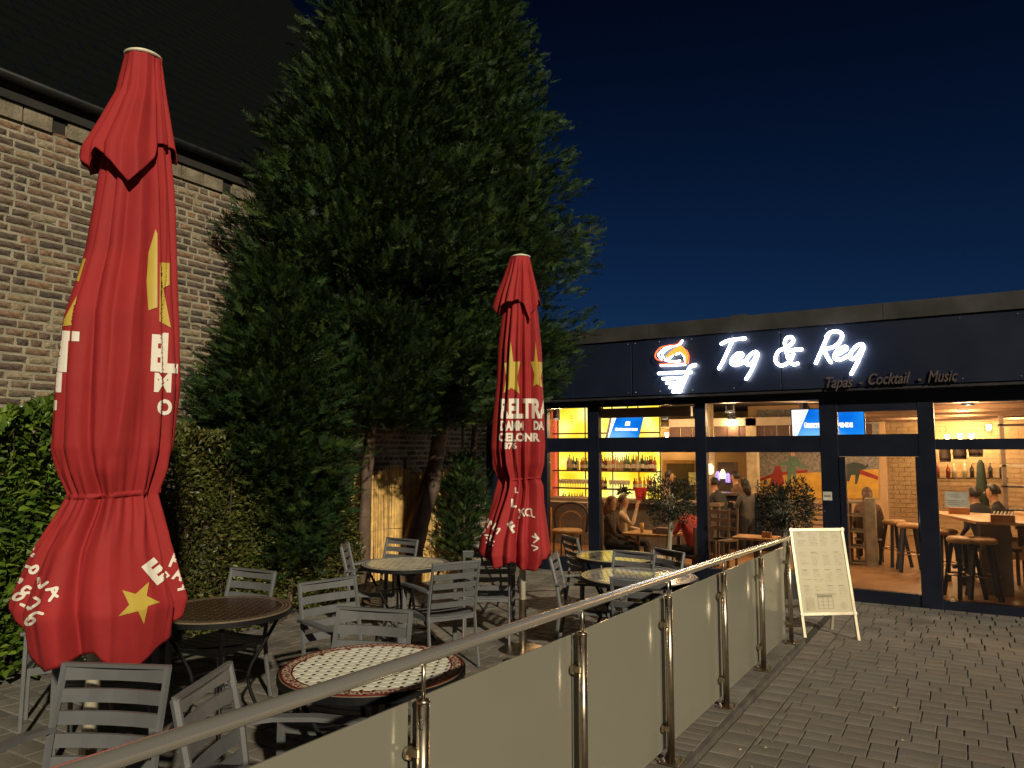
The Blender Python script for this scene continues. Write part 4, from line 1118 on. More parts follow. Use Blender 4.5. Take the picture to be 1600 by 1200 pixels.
# --- hedge
def leafT(w=.24, curl=.08):
    V = np.array([(0,0,0),(-w*.8,.28,curl*.6),(-w,.58,curl),(0,1,-.05),(w,.58,curl),(w*.8,.28,curl*.6),(0,.5,-.03)], float)
    F = np.array([(0,6,2,1),(6,3,2,2),(0,5,4,6),(6,4,3,3)]); return V, F
LV = np.array([(0,0,0),(-.17,.28,.05),(-.21,.60,.05),(0,1,-.08),(.21,.60,.05),(.17,.28,.05)], float); LF = np.array([(0,1,2,3),(0,3,4,5)])
laurel_m = leaf_mat('laurel_leaf', [(.085,.150,.018),(.12,.20,.022),(.06,.11,.016),(.16,.23,.028),(.10,.17,.020)], .32, .2, .5)
privet_m = leaf_mat('privet_leaf', [(.085,.095,.022),(.115,.12,.026),(.062,.072,.018),(.15,.13,.035),(.09,.105,.022)], .4, .2, .45)
twig_m = mat('hedge_twig', (.05,.035,.02), .9)
def hedge(label, y0, y1, xf, ztop, n, size, m_, seed, single=0, name='hedge'):
    r = np.random.default_rng(seed); yc = (y0+y1)/2; T = thing(name, label, 'hedge', (-6.7, yc, zt(yc)))
    xb = -7.0
    # points on the front face, the top and inside
    def top(y): return ztop(y)+.10*np.sin(y*5.1+seed)+.06*np.sin(y*13)
    def front(y, z): return xf+.10*np.sin(y*3.3+z*2.1+seed)+.06*np.sin(y*8+z*6)
    yy = r.uniform(y0, y1, n); zz = r.uniform(zt(yc)+.03, 1, n)*0; kind = r.uniform(0, 1, n)
    tz = top(yy); zz = zt(yc)+.04+(tz-zt(yc)-.04)*r.uniform(0, 1, n)**.92
    xx = front(yy, zz)-np.abs(r.normal(0, .11, n)); ontop = kind > .74
    xx[ontop] = r.uniform(xb, xf, ontop.sum()); zz[ontop] = tz[ontop]-np.abs(r.normal(0, .06, ontop.sum()))
    P_ = np.stack([xx, yy, zz], 1)
    D_ = np.stack([np.where(ontop, .25, .9)+r.normal(0, .45, n), r.normal(0, .6, n), np.where(ontop, .9, .35)+r.normal(0, .5, n)], 1)
    Sz = r.uniform(size[0], size[1], n); tw = r.normal(0, .8, n)
    Rr = (.5+.5*np.sin(yy*4+zz*5)*.5+r.uniform(-.4, .4, n)) % 1
    if single:
        sc = []
        for k in range(n):
            q = px(P_[k]); ok = -10 < q[0] < 85 or 262 < q[0] < 300
            sc.append((-(Sz[k]/q[2]) if (ok and q[2] > 0 and 640 < q[1] < 1060 and not ontop[k] and xx[k] > xf-.12) else 1, k))
        sc.sort(); pick = [k for s_, k in sc[:single] if s_ < 0]
        mesh_ = []
        for s_ in range(4):
            mb = MB(); Vt = LV*[1+.15*s_, 1, 1+.6*s_]; mb.add([tuple(v) for v in Vt], [tuple(f) for f in LF]); mesh_.append(mb.mesh('leaf', m_))
        X, Y, Z = frames(D_[pick], tw[pick])
        for j, k in enumerate(pick):
            o = link('leaf', mesh_[k % 4], T); M = Matrix((X[j], Y[j], Z[j])).transposed().to_4x4()
            M.translation = Vector(P_[k])-T.location; o.matrix_basis = M @ Matrix.Scale(Sz[k]*1.05, 4)
        keep = np.ones(n, bool); keep[pick] = False; P_, D_, Sz, tw, Rr = P_[keep], D_[keep], Sz[keep], tw[keep], Rr[keep]
    s_ = Soup(); instance(s_, LV, LF, P_, D_, Sz, tw, Rr); s_.obj('foliage', m_, T, kind='stuff')
    m2 = MB()
    for k in range(70):
        y = random.uniform(y0, y1); x = random.uniform(xb+.05, xf-.15); h = top(y)-.15
        m2.tube([(x, y, zt(y)-.02), (x+random.uniform(-.1, .1), y+random.uniform(-.1, .1), h*.5), (x+random.uniform(-.15, .15), y+random.uniform(-.2, .2), h)], [.012, .009, .004], 5)
    part('stems', m2, twig_m, T, world=True, kind='stuff')
    return T
hedge('bright glossy green laurel hedge at the left edge behind the near umbrella', .6, 4.15, -6.28, lambda y: 2.28+0*y, 19000, (.065,.115), laurel_m, 3, 300, 'laurel_hedge')
hedge('olive brown fine leaved hedge behind the dark lattice table', 4.1, 6.75, -6.22, lambda y: 2.18-.10*(y-4.1), 26000, (.038,.070), privet_m, 9, 0, 'privet_hedge')

# --- reed screen
reed_m = mat('dry_reed', (.42,.27,.09), .75, var=.3, scale=12, rnd=[(.72,.44,.13),(.62,.37,.10),(.78,.52,.19),(.50,.30,.09)])
rs = thing('reed_screen', 'golden reed mat screen tied up behind the conifer trunks', 'screen', (-6.75, 8.3, zt(8.3)))
mb = MB(); y = 6.75; k = 0
while y < 9.80:
    top = 1.80-.10*math.sin(math.pi*((y-8.0)/.9 % 1))+random.uniform(-.035, .035)
    x = -6.72+random.uniform(-.012, .012)+.03*math.sin(y*4); w = random.uniform(.004, .0065)
    lean_ = random.uniform(-.012, .012); z_ = zt(y)-.02; q = []
    for zz, s_ in ((z_, 1), ((z_+top)/2, 1), (top, .7)):
        for a in range(4): q.append((x+w*s_*math.cos(a*math.pi/2), y+lean_*zz+w*s_*math.sin(a*math.pi/2), zz))
    mb.add(q, [(a+4*b, (a+1) % 4+4*b, (a+1) % 4+4*b+4, a+4*b+4) for b in (0, 1) for a in range(4)], 0, random.random()); y += random.uniform(.0045, .0075); k += 1
part('reeds', mb, reed_m, rs, world=True, rnd=True, kind='stuff')
for z_ in (.45, .95, 1.5):
    m_ = MB(); m_.tube([(-6.71+.035*math.sin(t*4)*1., t, z_+.01*math.sin(t*9)) for t in np.arange(6.75, 9.85, .12)], .0022, 5); part('binding_wire', m_, twig_m, rs, world=True)
for y in (6.9, 8.35, 9.78):
    m_ = MB(); m_.tube([(-6.79, y, .05), (-6.79, y, 1.9 if y < 9 else 2.45)], .022, 8); part('stake', m_, mat('grey_stake', (.10,.09,.075), .8), rs, world=True)
bm_ = MB(); bm_.bar((-6.35,6.55,.1), (-6.45,6.85,1.05), .10, .02); bm_.bar((-6.30,6.7,.1), (-6.38,6.95,.95), .07, .02)
tag(part('leaning_plank', bm_, mat('pale_plank', (.38,.31,.23), .8, var=.3, scale=5, bump=.3)), 'two pale split boards leaning between hedge and trunks', 'plank')

# --- two little olive trees in front of the glass
olive_m = leaf_mat('olive_leaf', [(.014,.022,.010),(.024,.032,.016),(.010,.016,.008)], .5, .1)
pot_m = mat('dark_planter', (.03,.03,.032), .6)
for q, rad, lab, sd in (((1048,782), .36, 'small olive tree with pale trunk in front of the bar window', 1), ((1226,792), .37, 'round dark olive bush in front of the mural window left of the door', 2)):
    p = aY(*q, 10.45); r = np.random.default_rng(sd)
    T = thing('olive_tree', lab, 'tree', (p.x, 10.45, zt(10.45)))
    m_ = MB(); m_.lathe((p.x, 10.45, zt(10.45)), [(.13,0),(.17,.30),(.18,.30),(.18,.33),(.15,.33)], 20); part('planter', m_, pot_m, T, world=True, smooth=False)
    part('trunk', bark_tube([(p.x-.04,10.45,.35),(p.x-.03,10.45,.7),(p.x+.02,10.45,p.z-.12),(p.x+.02,10.45,p.z+.1)], [.045,.035,.032,.015], 10, sd), mat('olive_bark', (.26,.22,.16), .9, var=.3, scale=8, bump=.6), T, smooth=True, world=True)
    m_ = MB()
    n = 2600 if sd == 1 else 3400
    dirs = r.normal(0, 1, (n, 3)); dirs /= np.linalg.norm(dirs, axis=1, keepdims=True)
    rr = rad*(.35+.65*r.uniform(0, 1, n)**.45)*(1+.28*np.sin(dirs[:, 0]*5+sd)*np.cos(dirs[:, 2]*4)+.10*np.sin(dirs[:, 1]*11))
    P_ = np.array([p.x, 10.45, p.z])+dirs*rr[:, None]*[1, .9, .92]
    s_ = Soup(); instance(s_, LV*[.7, 1, 1], LF, P_, dirs+r.normal(0, .6, (n, 3))+[0, 0, .3], r.uniform(.035, .065, n), r.normal(0, 1, n), r.uniform(0, 1, n)); s_.obj('crown', olive_m, T)
    for k in range(26):
        d = Vector(r.normal(0, 1, 3)).normalized(); e = Vector((p.x, 10.45, p.z))+d*rad*.9
        m_.tube([(p.x, 10.45, p.z-.12), Vector((p.x, 10.45, p.z))+d*rad*.4, e], [.010, .006, .002], 4)
    part('twigs', m_, mat('olive_bark', (.2,.17,.12)), T, world=True, kind='stuff')
# ============================================================= INSIDE THE RESTAURANT
def em(name, col, s, base=(.8,.8,.8)): return mat(name, base, .5, emit=(col, s), var=0)
oak = mat('oak_top', (.50,.28,.11), .4, var=.2, scale=4, bump=.05)
darkwood = mat('dark_wood', (.07,.045,.035), .55, var=.25, scale=5)
greywood = mat('grey_wood', (.22,.17,.13), .7, var=.25, scale=5)
cushion = mat('tan_cushion', (.50,.30,.13), .55)
navy = mat('navy_paint', (.02,.025,.045), .5)
def solo(name, mb, m, label, cat, group=None, smooth=False): return tag(part(name, mb, m, smooth=smooth), label, cat, group)
# ---- ceiling lamps: the lit fittings of the room, each with its own light
spotL = bpy.data.lights.new('lamp_light', 'POINT'); spotL.energy = 62; spotL.color = (1,.60,.28); spotL.shadow_soft_size = .12
glow = em('lamp_glow', (1,.86,.62), 14)
lamp_pos = [(.10,11.9),(.05,13.2),(.02,14.9),(-3.2,12.2),(-5.6,12.4),(-5.0,14.2),(-3.9,15.0),(-2.6,15.6),(-.6,15.8),(.9,16.8),(2.4,13.2),(-6.9,13.2),(-2.2,13.0),(2.2,16.8)]
NTH = ['first','second','third','fourth','fifth','sixth','seventh','eighth','ninth','tenth','eleventh','twelfth','thirteenth','fourteenth']
lamp_pos.sort(key=lambda q: px((q[0], q[1], 2.66))[0])
for i, (x, y) in enumerate(lamp_pos):
    wh = ['over the high table' if y < 14 else 'above the back of the room', 'over the middle of the room', 'above the bar side'][0 if x > -1 else (1 if x > -3.3 else 2)]
    t = thing('ceiling_lamp', '%s round warm white ceiling lamp from the left, behind the glass front' % NTH[i], 'lamp', (x, y, 2.66), 0, 'recessed ceiling lamps')
    m_ = MB(); m_.lathe((0,0,-.03), [(.055,0),(.055,.012)], 16); part('bulb', m_, glow, t)
    m_ = MB(); annulus(m_, .055, .08, -.035, 20, h=.02); part('rim', m_, frame_m, t)
    m_ = MB(); m_.lathe((0,0,-.012), [(.07,0),(.07,.24)], 12); part('housing', m_, frame_m, t)
    l = bpy.data.objects.new('lamp_light', spotL); S.collection.objects.link(l); l.parent = t; l.location = (0,0,-.12)
# ---- back-lit bar shelf
SYB = 15.7
p0, p1 = aY(873, 700, SYB), aY(1032, 700, SYB)
sh = thing('bar_shelf', 'yellow glowing bar shelf wall filled with bottles and glasses', 'shelf', (p0.x, SYB, FL))
m_ = MB(); m_.box(((p0.x+p1.x)/2, SYB+.02, 1.95), (p1.x-p0.x, .03, 2.25)); 
yel = bpy.data.materials.new('yellow_backlight'); yel.use_nodes = True; t_ = yel.node_tree; t_.nodes.clear()
o_ = t_.nodes.new('ShaderNodeOutputMaterial'); e_ = t_.nodes.new('ShaderNodeEmission'); tc = t_.nodes.new('ShaderNodeTexCoord'); nz = t_.nodes.new('ShaderNodeTexNoise'); nz.inputs['Scale'].default_value = 1.6; nz.inputs['Detail'].default_value = 1
rp = ramp(t_, [(.30, (1,.47,.015)), (.48, (1,.69,.06)), (.70, (1,.86,.28))]); t_.links.new(tc.outputs['Object'], nz.inputs[0]); t_.links.new(nz.outputs[0], rp.inputs[0]); t_.links.new(rp.outputs[0], e_.inputs[0]); e_.inputs[1].default_value = 1.8; t_.links.new(e_.outputs[0], o_.inputs[0])
part('glowing_back', m_, yel, sh, world=True)
shelf_z = [aY(950, y, SYB-.15).z for y in (787, 763, 735)]+[2.42]
for z in shelf_z:
    m_ = MB(); m_.box(((p0.x+p1.x)/2, SYB-.16, z-.015), (p1.x-p0.x, .32, .025)); part('shelf_board', m_, darkwood, sh, world=True)
for f in (.0, .28, .55, .80, 1.):
    m_ = MB(); m_.box((p0.x+(p1.x-p0.x)*f, SYB-.02, 1.95), (.018, .03, 2.25)); part('upright', m_, darkwood, sh, world=True)
m_ = MB(); m_.box(((p0.x+p1.x)/2, SYB-.1, .48), (p1.x-p0.x, .5, .7)); part('base_cabinet', m_, darkwood, sh, world=True)
def glow_lines():
    m_ = MB()
    for f in (.14, .66): 
        x = p0.x+(p1.x-p0.x)*f
        for k in range(6): m_.bar((x-.05+.01*k, SYB-.01, 2.82-.06*k), (x+.05-.01*k, SYB-.01, 2.82-.06*k), .012, .008)
    return m_
part('drawn_mark', glow_lines(), mat('brown_print', (.25,.12,.03)), sh, world=True, kind='stuff')
cols = {'clear': (.55,.50,.35), 'amber': (.50,.16,.03), 'dark': (.03,.03,.03), 'green': (.05,.16,.06), 'red': (.22,.03,.02), 'orange': (.70,.26,.05)}
bm_ = {k: mat('bottle_'+k, v, .15, coat=.5, var=.1) for k, v in cols.items()}
lab_m = mat('bottle_label', (.65,.60,.48), .7)
rr = random.Random(5)
ORD = ['first','second','third','fourth','fifth','sixth','seventh','eighth','ninth','tenth','eleventh','twelfth','thirteenth','fourteenth','fifteenth']
count = {}
def bottle_things(xa, xb, y_, z, n, hh, row, names):
    for i in range(n):
        k = rr.choice(names); h = hh*rr.uniform(.82, 1.1); x = xa+(xb-xa)*(i+.5)/n+rr.uniform(-.01, .01)
        count[(k,row)] = count.get((k,row), -1)+1
        T = thing('bottle', '%s %s bottle from the left on the %s shelf of the yellow bar wall' % (ORD[min(14, count[(k,row)])], k, row), 'bottle', (x, y_+rr.uniform(-.04, .04), z), 0, 'bottles on the bar wall')
        w = rr.uniform(.032, .042); m_ = MB(); m_.lathe((0,0,0), [(w,0),(w,h*.60),(w*.85,h*.68),(w*.36,h*.78),(w*.32,h*.97),(w*.36,h)], 10); part('glass', m_, bm_[k], T, smooth=True)
        m_ = MB(); m_.lathe((0,0,h*.18), [(w+.001,0),(w+.001,h*.26)], 10); part('label', m_, lab_m, T)
xa, xb = p0.x+.05, p1.x-.05
bottle_things(xa+.25, xb, SYB-.17, shelf_z[2], 40, .32, 'top', ['clear','amber','dark','green','orange','clear','red'])
bottle_things(xa+1.02, xa+1.25, SYB-.17, shelf_z[1], 3, .28, 'middle', ['dark','amber'])
bottle_things(xa+1.85, xb, SYB-.17, shelf_z[1], 7, .28, 'middle', ['orange','amber','red'])
bottle_things(xa+.10, xa+1.0, SYB-.17, shelf_z[0], 12, .22, 'lowest', ['dark','green','clear','orange'])
glm = mat('drinking_glass', (.75,.72,.55), .1, coat=.6, var=0)
for seg_, n, wh_ in (((xa+.05, xa+.95), 14, 'left'), ((xa+1.3, xa+1.8), 8, 'right')):
    for i in range(n):
        x = seg_[0]+(seg_[1]-seg_[0])*(i+.5)/n; m_ = MB(); m_.lathe((x, SYB-.17, shelf_z[1]), [(.03,0),(.006,.006),(.005,.07),(.03,.10),(.034,.15),(.028,.19),(.026,.19)], 8)
        solo('wine_glass', m_, glm, '%s stemmed glass of the %s row on the middle shelf of the yellow bar wall' % (ORD[i], wh_), 'glass', 'glasses on the bar wall', True)
# counter in front of it
ct = thing('bar_counter', 'long bar counter with pale top running below the yellow bottle wall', 'counter', (-5.5, 13.9, FL))
m_ = MB(); m_.box((-5.6, 13.9, 1.03), (3.6, .55, .06)); part('counter_top', m_, greywood, ct, world=True)
m_ = MB(); m_.box((-5.6, 13.95, .56), (3.4, .40, .87)); part('counter_front', m_, mat('counter_panel', (.16,.15,.14), .6), ct, world=True)
ct = thing('bar_counter', 'second bar stretch with metal edge in front of the group of guests', 'counter', (-3.4, 14.8, FL))
q = aY(1130, 772, 14.6); m_ = MB(); m_.box((-3.6, 14.8, q.z), (1.5, .5, .05)); part('counter_top', m_, steel, ct, world=True)
m_ = MB(); m_.box((-3.6, 14.85, (FL+q.z)/2-.02), (1.4, .4, q.z-FL-.06)); part('counter_front', m_, navy, ct, world=True)
p = aY(1112, 720, 14.3); m_ = MB(); m_.tube([(p.x,14.3,FL),(p.x,14.3,3.1)], .055, 12); solo('column', m_, mat('pale_column', (.50,.42,.28), .5), 'slim pale column standing at the bar behind the second window', 'column', smooth=True)
for q_, lb in (((1108,733), 'white glowing pendant lamp hanging at the bar beside the pale column'),):
    p = aY(*q_, 14.1); t = thing('pendant_lamp', lb, 'lamp', tuple(p))
    m_ = MB(); m_.lathe((0,0,-.1), [(.05,0),(.09,.05),(.09,.14),(.05,.20)], 14); part('shade', m_, em('pendant_glow', (1,.8,.5), 1.6), t, smooth=True)
    m_ = MB(); m_.tube([(0,0,.12),(0,0,3.1-p.z)], .006, 5); part('cable', m_, navy, t)
m_ = MB(); p = aY(1001, 774, 13.75); m_.lathe((p.x, 13.75, 1.06), [(.10,0),(.13,.24),(.12,.24)], 4); solo('red_bucket', m_, mat('red_plastic', (.5,.03,.03), .4), 'square red straw bucket standing on the bar counter', 'bucket')
m_ = MB(); p = aY(1016, 778, 13.75)
for k in range(9): m_.tube([(p.x-.05+.012*k, 13.75, 1.06), (p.x-.02+.03*k, 13.75, 1.36)], .005, 4)
solo('straws', m_, greywood, 'bundle of long straws leaning out beside the red bucket', 'straws')
T = thing('potted_plant', 'little potted plant on the bar counter left of the red bucket', 'plant', (aY(973,775,13.8).x, 13.8, 1.06))
m_ = MB(); m_.lathe((0,0,0), [(.05,0),(.065,.09)], 10); part('pot', m_, darkwood, T)
s_ = Soup(); r_ = np.random.default_rng(4); n = 120; d = r_.normal(0,1,(n,3)); d[:,2] = abs(d[:,2]); instance(s_, LV, LF, np.array(T.location)+[0,0,.1]+d*.05, d, r_.uniform(.05,.1,n), r_.normal(0,1,n), r_.uniform(0,1,n)); s_.obj('leaves', olive_m, T, kind='stuff')
# rose lit post and neon sign in the left window
m_ = MB(); m_.box((p0.x-.06, SYB-.1, 1.7), (.10, .12, 3.0)); solo('shelf_end_post', m_, em('pink_post_glow', (1,.13,.07), .55, (.6,.1,.06)), 'rose lit upright post at the left end of the bar wall', 'post')  # no lamp: the pink light on the post is put in as its own glow
T = thing('neon_sign', 'white and red neon tube sign glowing behind the first window', 'sign', tuple(aY(852,735,11.5)))
for st, r0, mm in (([(858,706),(850,716),(858,722),(848,730),(856,738),(845,742)], .022, em('neon_white', (1,.9,.8), 9)), ([(852,744),(856,760),(846,772),(838,760),(842,744)], .010, em('neon_red', (1,.25,.12), 3)), ([(846,704),(840,720),(842,736)], .010, em('neon_red', (1,.25,.12), 3))):
    m_ = MB(); m_.tube([aY(*q, 11.5) for q in smoothline(st, 5)], r0, 8); part('neon_tube', m_, mm, T, smooth=True, world=True)
# curved chair, ledge
T = thing('tub_chair', 'dark bentwood chair with round back behind the first window', 'chair', (-6.25, 12.1, FL))
q = aY(892, 812, 12.1); m_ = MB(); xs_ = [(-.30,.0,.45),(-.33,0,.75),(-.22,.02,.90),(0,.03,.95),(.22,.02,.90),(.33,0,.75),(.30,0,.45)]
m_.tube(smoothline(xs_, 5), .022, 8); part('back_hoop', m_, darkwood, T, smooth=True); T.location.x = q.x
m_ = MB(); m_.tube(smoothline([(-.22,.0,.50),(-.2,0,.70),(0,.02,.80),(.2,0,.70),(.22,0,.5)], 5), .014, 6); part('inner_hoop', m_, cushion, T, smooth=True)
m_ = MB(); m_.lathe((0,-.15,.42), [(.27,0),(.28,.05),(.25,.08)], 20); part('seat', m_, cushion, T, smooth=True)
for a, b in ((-.2,-.3),(.2,-.3),(-.2,.0),(.2,.0)): m_ = MB(); m_.tube([(a,b,0),(a*.9,b,.42)], .016, 6); part('leg', m_, darkwood, T)
m_ = MB(); m_.box((aY(885,788,12.6).x, 12.6, aY(885,788,12.6).z), (1.0,.35,.10)); solo('window_ledge', m_, greywood, 'rough wooden ledge behind the round backed chair', 'ledge')
# table with drinks between the guests
q = aY(1020, 832, 12.0); TT = thing('dining_table', 'oak table with drinks between the woman and the guest in the red jacket', 'table', (q.x, 12.0, FL))
zt_ = q.z; m_ = MB(); m_.box((q.x, 12.0, zt_-.02), (.85,.65,.04)); part('tabletop', m_, oak, TT, world=True)
for a in (-.36,.36):
    for b in (-.26,.26): m_ = MB(); m_.box((q.x+a, 12.0+b, (FL+zt_)/2-.02), (.05,.05,zt_-FL-.04)); part('leg', m_, greywood, TT, world=True)
for q_, h, c_, lb in (((1003,824), .16, (.75,.5,.15), 'tall glass of pale drink on the oak table'), ((1022,827), .08, (.2,.1,.04), 'small dark cup on the oak table')):
    p = aY(*q_, 11.9); m_ = MB(); m_.lathe((p.x,11.9,zt_), [(.030,0),(.036,h),(.032,h)], 12); solo('drinking_glass' if h > .1 else 'cup', m_, mat('drink_%s' % round(h,2), c_, .15, coat=.5), lb, 'glass' if h > .1 else 'cup', smooth=True)
m_ = MB(); p = aY(1036,822,11.9); m_.box((p.x,11.9,zt_+.05), (.2,.15,.10)); solo('wooden_box', m_, greywood, 'wooden cutlery box at the right end of the oak table', 'box')
# table near the olive bush
q = aY(1182, 838, 11.8); TT = thing('dining_table', 'small oak table with a flowering twig pot left of the round olive bush', 'table', (q.x, 11.8, FL))
m_ = MB(); m_.box((q.x, 11.8, q.z-.02), (.62,.5,.035)); part('tabletop', m_, oak, TT, world=True)
m_ = MB(); m_.box((q.x, 11.8, (FL+q.z)/2-.02), (.08,.08,q.z-FL-.04)); part('leg', m_, darkwood, TT, world=True)
T = thing('twig_pot', 'clay pot with a thin flowering twig on the small oak table', 'plant', (aY(1198,838,11.75).x, 11.75, q.z))
m_ = MB(); m_.box((0,0,.04), (.13,.1,.08)); part('pot', m_, mat('clay', (.35,.18,.08), .8), T)
m_ = MB(); m_.tube([(0,0,.08),(.01,0,.25),(-.01,0,.45)], .003, 4); part('twig', m_, darkwood, T)
m_ = MB(); rq = random.Random(2)
for k in range(34): c = (rq.gauss(0,.03), rq.gauss(0,.03), rq.uniform(.12,.46)); m_.add([(c[0]-.009,c[1],c[2]),(c[0],c[1]-.009,c[2]-.004),(c[0]+.009,c[1],c[2]),(c[0],c[1],c[2]+.012)], [(0,1,2,3)])
part('blossoms', m_, mat('blossom', (.7,.55,.35)), T, kind='stuff')
for q_ in ((1123,835),(1136,836)):
    p = aY(*q_, 12.3); T = thing('wooden_chair', 'brown wooden chair back below the bar guests, %s one' % ('left' if q_[0] == 1123 else 'right'), 'chair', (p.x, 12.3, FL), R(-18), 'brown wooden chairs')
    for s_ in (-.17,.17): m_ = MB(); m_.bar((s_,-.02,0),(s_,.05,.95),.035,.03); part('back_leg', m_, greywood, T); m_ = MB(); m_.bar((s_,-.38,0),(s_,-.38,.44),.035,.03); part('front_leg', m_, greywood, T)
    for z in (.62,.75,.88): m_ = MB(); m_.box((0,.03,z),(.34,.02,.06)); part('back_slat', m_, greywood, T)
    m_ = MB(); m_.box((0,-.18,.455),(.38,.42,.03)); part('seat', m_, greywood, T)
# blind, TVs
m_ = MB(); a, b = aY(941,640,11.25), aY(1081,649,11.25); m_.box(((a.x+b.x)/2, 11.25, (a.z+b.z)/2), (b.x-a.x, .10, abs(a.z-b.z)+.02)); solo('roller_blind', m_, darkwood, 'dark rolled up blind box behind the top of the second window', 'blind')
tvb = bpy.data.materials.new('screen_blue'); tvb.use_nodes = True; t_ = tvb.node_tree; t_.nodes.clear()
o_ = t_.nodes.new('ShaderNodeOutputMaterial'); e_ = t_.nodes.new('ShaderNodeEmission'); tc = t_.nodes.new('ShaderNodeTexCoord'); nz = t_.nodes.new('ShaderNodeTexNoise'); nz.inputs['Scale'].default_value = 1.8; nz.inputs['Detail'].default_value = .5
rp = ramp(t_, [(.35, (0,.13,.72)), (.50, (.01,.26,.90)), (.66, (.20,.55,1))]); t_.links.new(tc.outputs['Object'], nz.inputs[0]); t_.links.new(nz.outputs[0], rp.inputs[0]); t_.links.new(rp.outputs[0], e_.inputs[0]); e_.inputs[1].default_value = 1.15; t_.links.new(e_.outputs[0], o_.inputs[0])
scrw = em('screen_white', (.95,.97,1), 1.25); scro = em('screen_orange', (1,.35,.05), 1.)
def tv(label, M, w, h, wedge, txt, tsize, tx, sx=1.):
    T = thing('television', label, 'television', (0,0,0)); T.matrix_world = M
    m_ = MB(); m_.box((0,.03,0), (w+.03,.05,h+.03)); part('casing', m_, navy, T)
    m_ = MB(); m_.add([(-w/2,0,-h/2),(w/2,0,-h/2),(w/2,0,h/2),(-w/2,0,h/2)], [(0,1,2,3)]); part('screen', m_, tvb, T)
    m_ = MB(); m_.add([(-w/2,-.003,-h/2),(-w/2+wedge[0],-.003,-h/2),(-w/2+wedge[1],-.003,h/2),(-w/2,-.003,h/2)], [(0,1,2,3)]); part('screen_wedge', m_, scrw, T)
    me = text_mesh(txt, tsize, .010*tsize/.1, 0, 0, 'CENTER'); 
    for v in me.vertices: v.co = (v.co.x*sx+tx, -.004, v.co.y-h*.12)
    me.materials.clear(); me.materials.append(scrw); link('screen_text', me, T)
    m_ = MB(); m_.add([(tx-.05,-.004,h*.08),(tx+.05,-.004,h*.08),(tx+.05,-.004,h*.26),(tx-.05,-.004,h*.26)], [(0,1,2,3)]); part('screen_badge', m_, scrw, T)
    m_ = MB(); m_.add([(tx-.02,-.006,h*.12),(tx+.02,-.006,h*.12),(tx+.02,-.006,h*.22),(tx-.02,-.006,h*.22)], [(0,1,2,3)]); part('screen_badge_mark', m_, scro, T)
    m_ = MB(); m_.tube([(0,.05,0),(0,.10,.55)], .015, 6); part('bracket', m_, navy, T)
    return T
c0, c1 = aY(1237,641,12.1), aY(1351,684,12.1); cc = (c0+c1)/2
tv('blue and white television screen hanging behind the frame beside the entrance door', Matrix.Translation(cc) @ Matrix.Rotation(R(5), 4, 'X'), c1.x-c0.x, abs(c0.z-c1.z)*1.02, (.05,.25), 'ÜBERTRAGUNGSENDE', .085, .01, .78)
cc = aY(977,668,13.4)
tv('tilted blue television seen from the side before the yellow shelf wall', Matrix.Translation(cc) @ Matrix.Rotation(R(50), 4, 'Z') @ Matrix.Rotation(R(27), 4, 'X'), .66, .50, (.02,.10), 'ÜBERTRAGUNGSENDE', .062, .03, .75)
# dark doorway and notice right of the bar
T = thing('interior_door', 'dark brown inner door with a pale sheet right of the barman', 'door', (aY(1062,760,17.2).x, 17.2, FL))
m_ = MB(); a_, b_ = aY(1042,724,17.2), aY(1086,790,17.2); m_.box(((a_.x+b_.x)/2, 17.2, (FL+a_.z)/2), (b_.x-a_.x, .06, a_.z-FL)); part('leaf', m_, mat('dark_door', (.06,.025,.02), .6), T, world=True)
m_ = MB(); m_.box(((a_.x+b_.x)/2, 17.22, (FL+a_.z)/2+.04), (b_.x-a_.x+.16, .05, a_.z-FL+.08)); part('frame', m_, mat('warm_frame', (.42,.20,.10), .7), T, world=True)
m_ = MB(); a_, b_ = aY(1075,738,17.1), aY(1091,758,17.1); m_.box(((a_.x+b_.x)/2, 17.15, (a_.z+b_.z)/2), (b_.x-a_.x, .01, a_.z-b_.z)); part('notice', m_, lab_m, T, world=True)
T = thing('drinks_fridge', 'dark fridge cabinet with small lit bottles behind the leaning guest', 'fridge', (aY(1138,760,16.2).x, 16.2, FL))
m_ = MB(); a_, b_ = aY(1124,722,16.2), aY(1152,790,16.2); m_.box(((a_.x+b_.x)/2, 16.2, (FL+a_.z)/2), (b_.x-a_.x, .3, a_.z-FL)); part('case', m_, darkwood, T, world=True)
for q_, c_ in (((1129,742),'pendant_glow'),((1137,748),'glow_blue'),((1121,745),'glow_blue')):
    p = aY(*q_, 16.0); m_ = MB(); m_.lathe((p.x,16.02,p.z-.08), [(.05,0),(.055,.14),(.02,.2)], 10); part('lit_bottle', m_, em(c_, (1,.8,.5) if c_ != 'glow_blue' else (.05,.08,.9), 1.2), T, world=True)
m_ = MB(); p = aY(1176,700,15.1); m_.box((p.x, 15.1, 1.4), (.20,.2,2.5)); solo('pale_pillar', m_, mat('pale_column', (.5,.42,.28)), 'broad pale pillar at the left edge of the arena mural', 'pillar')
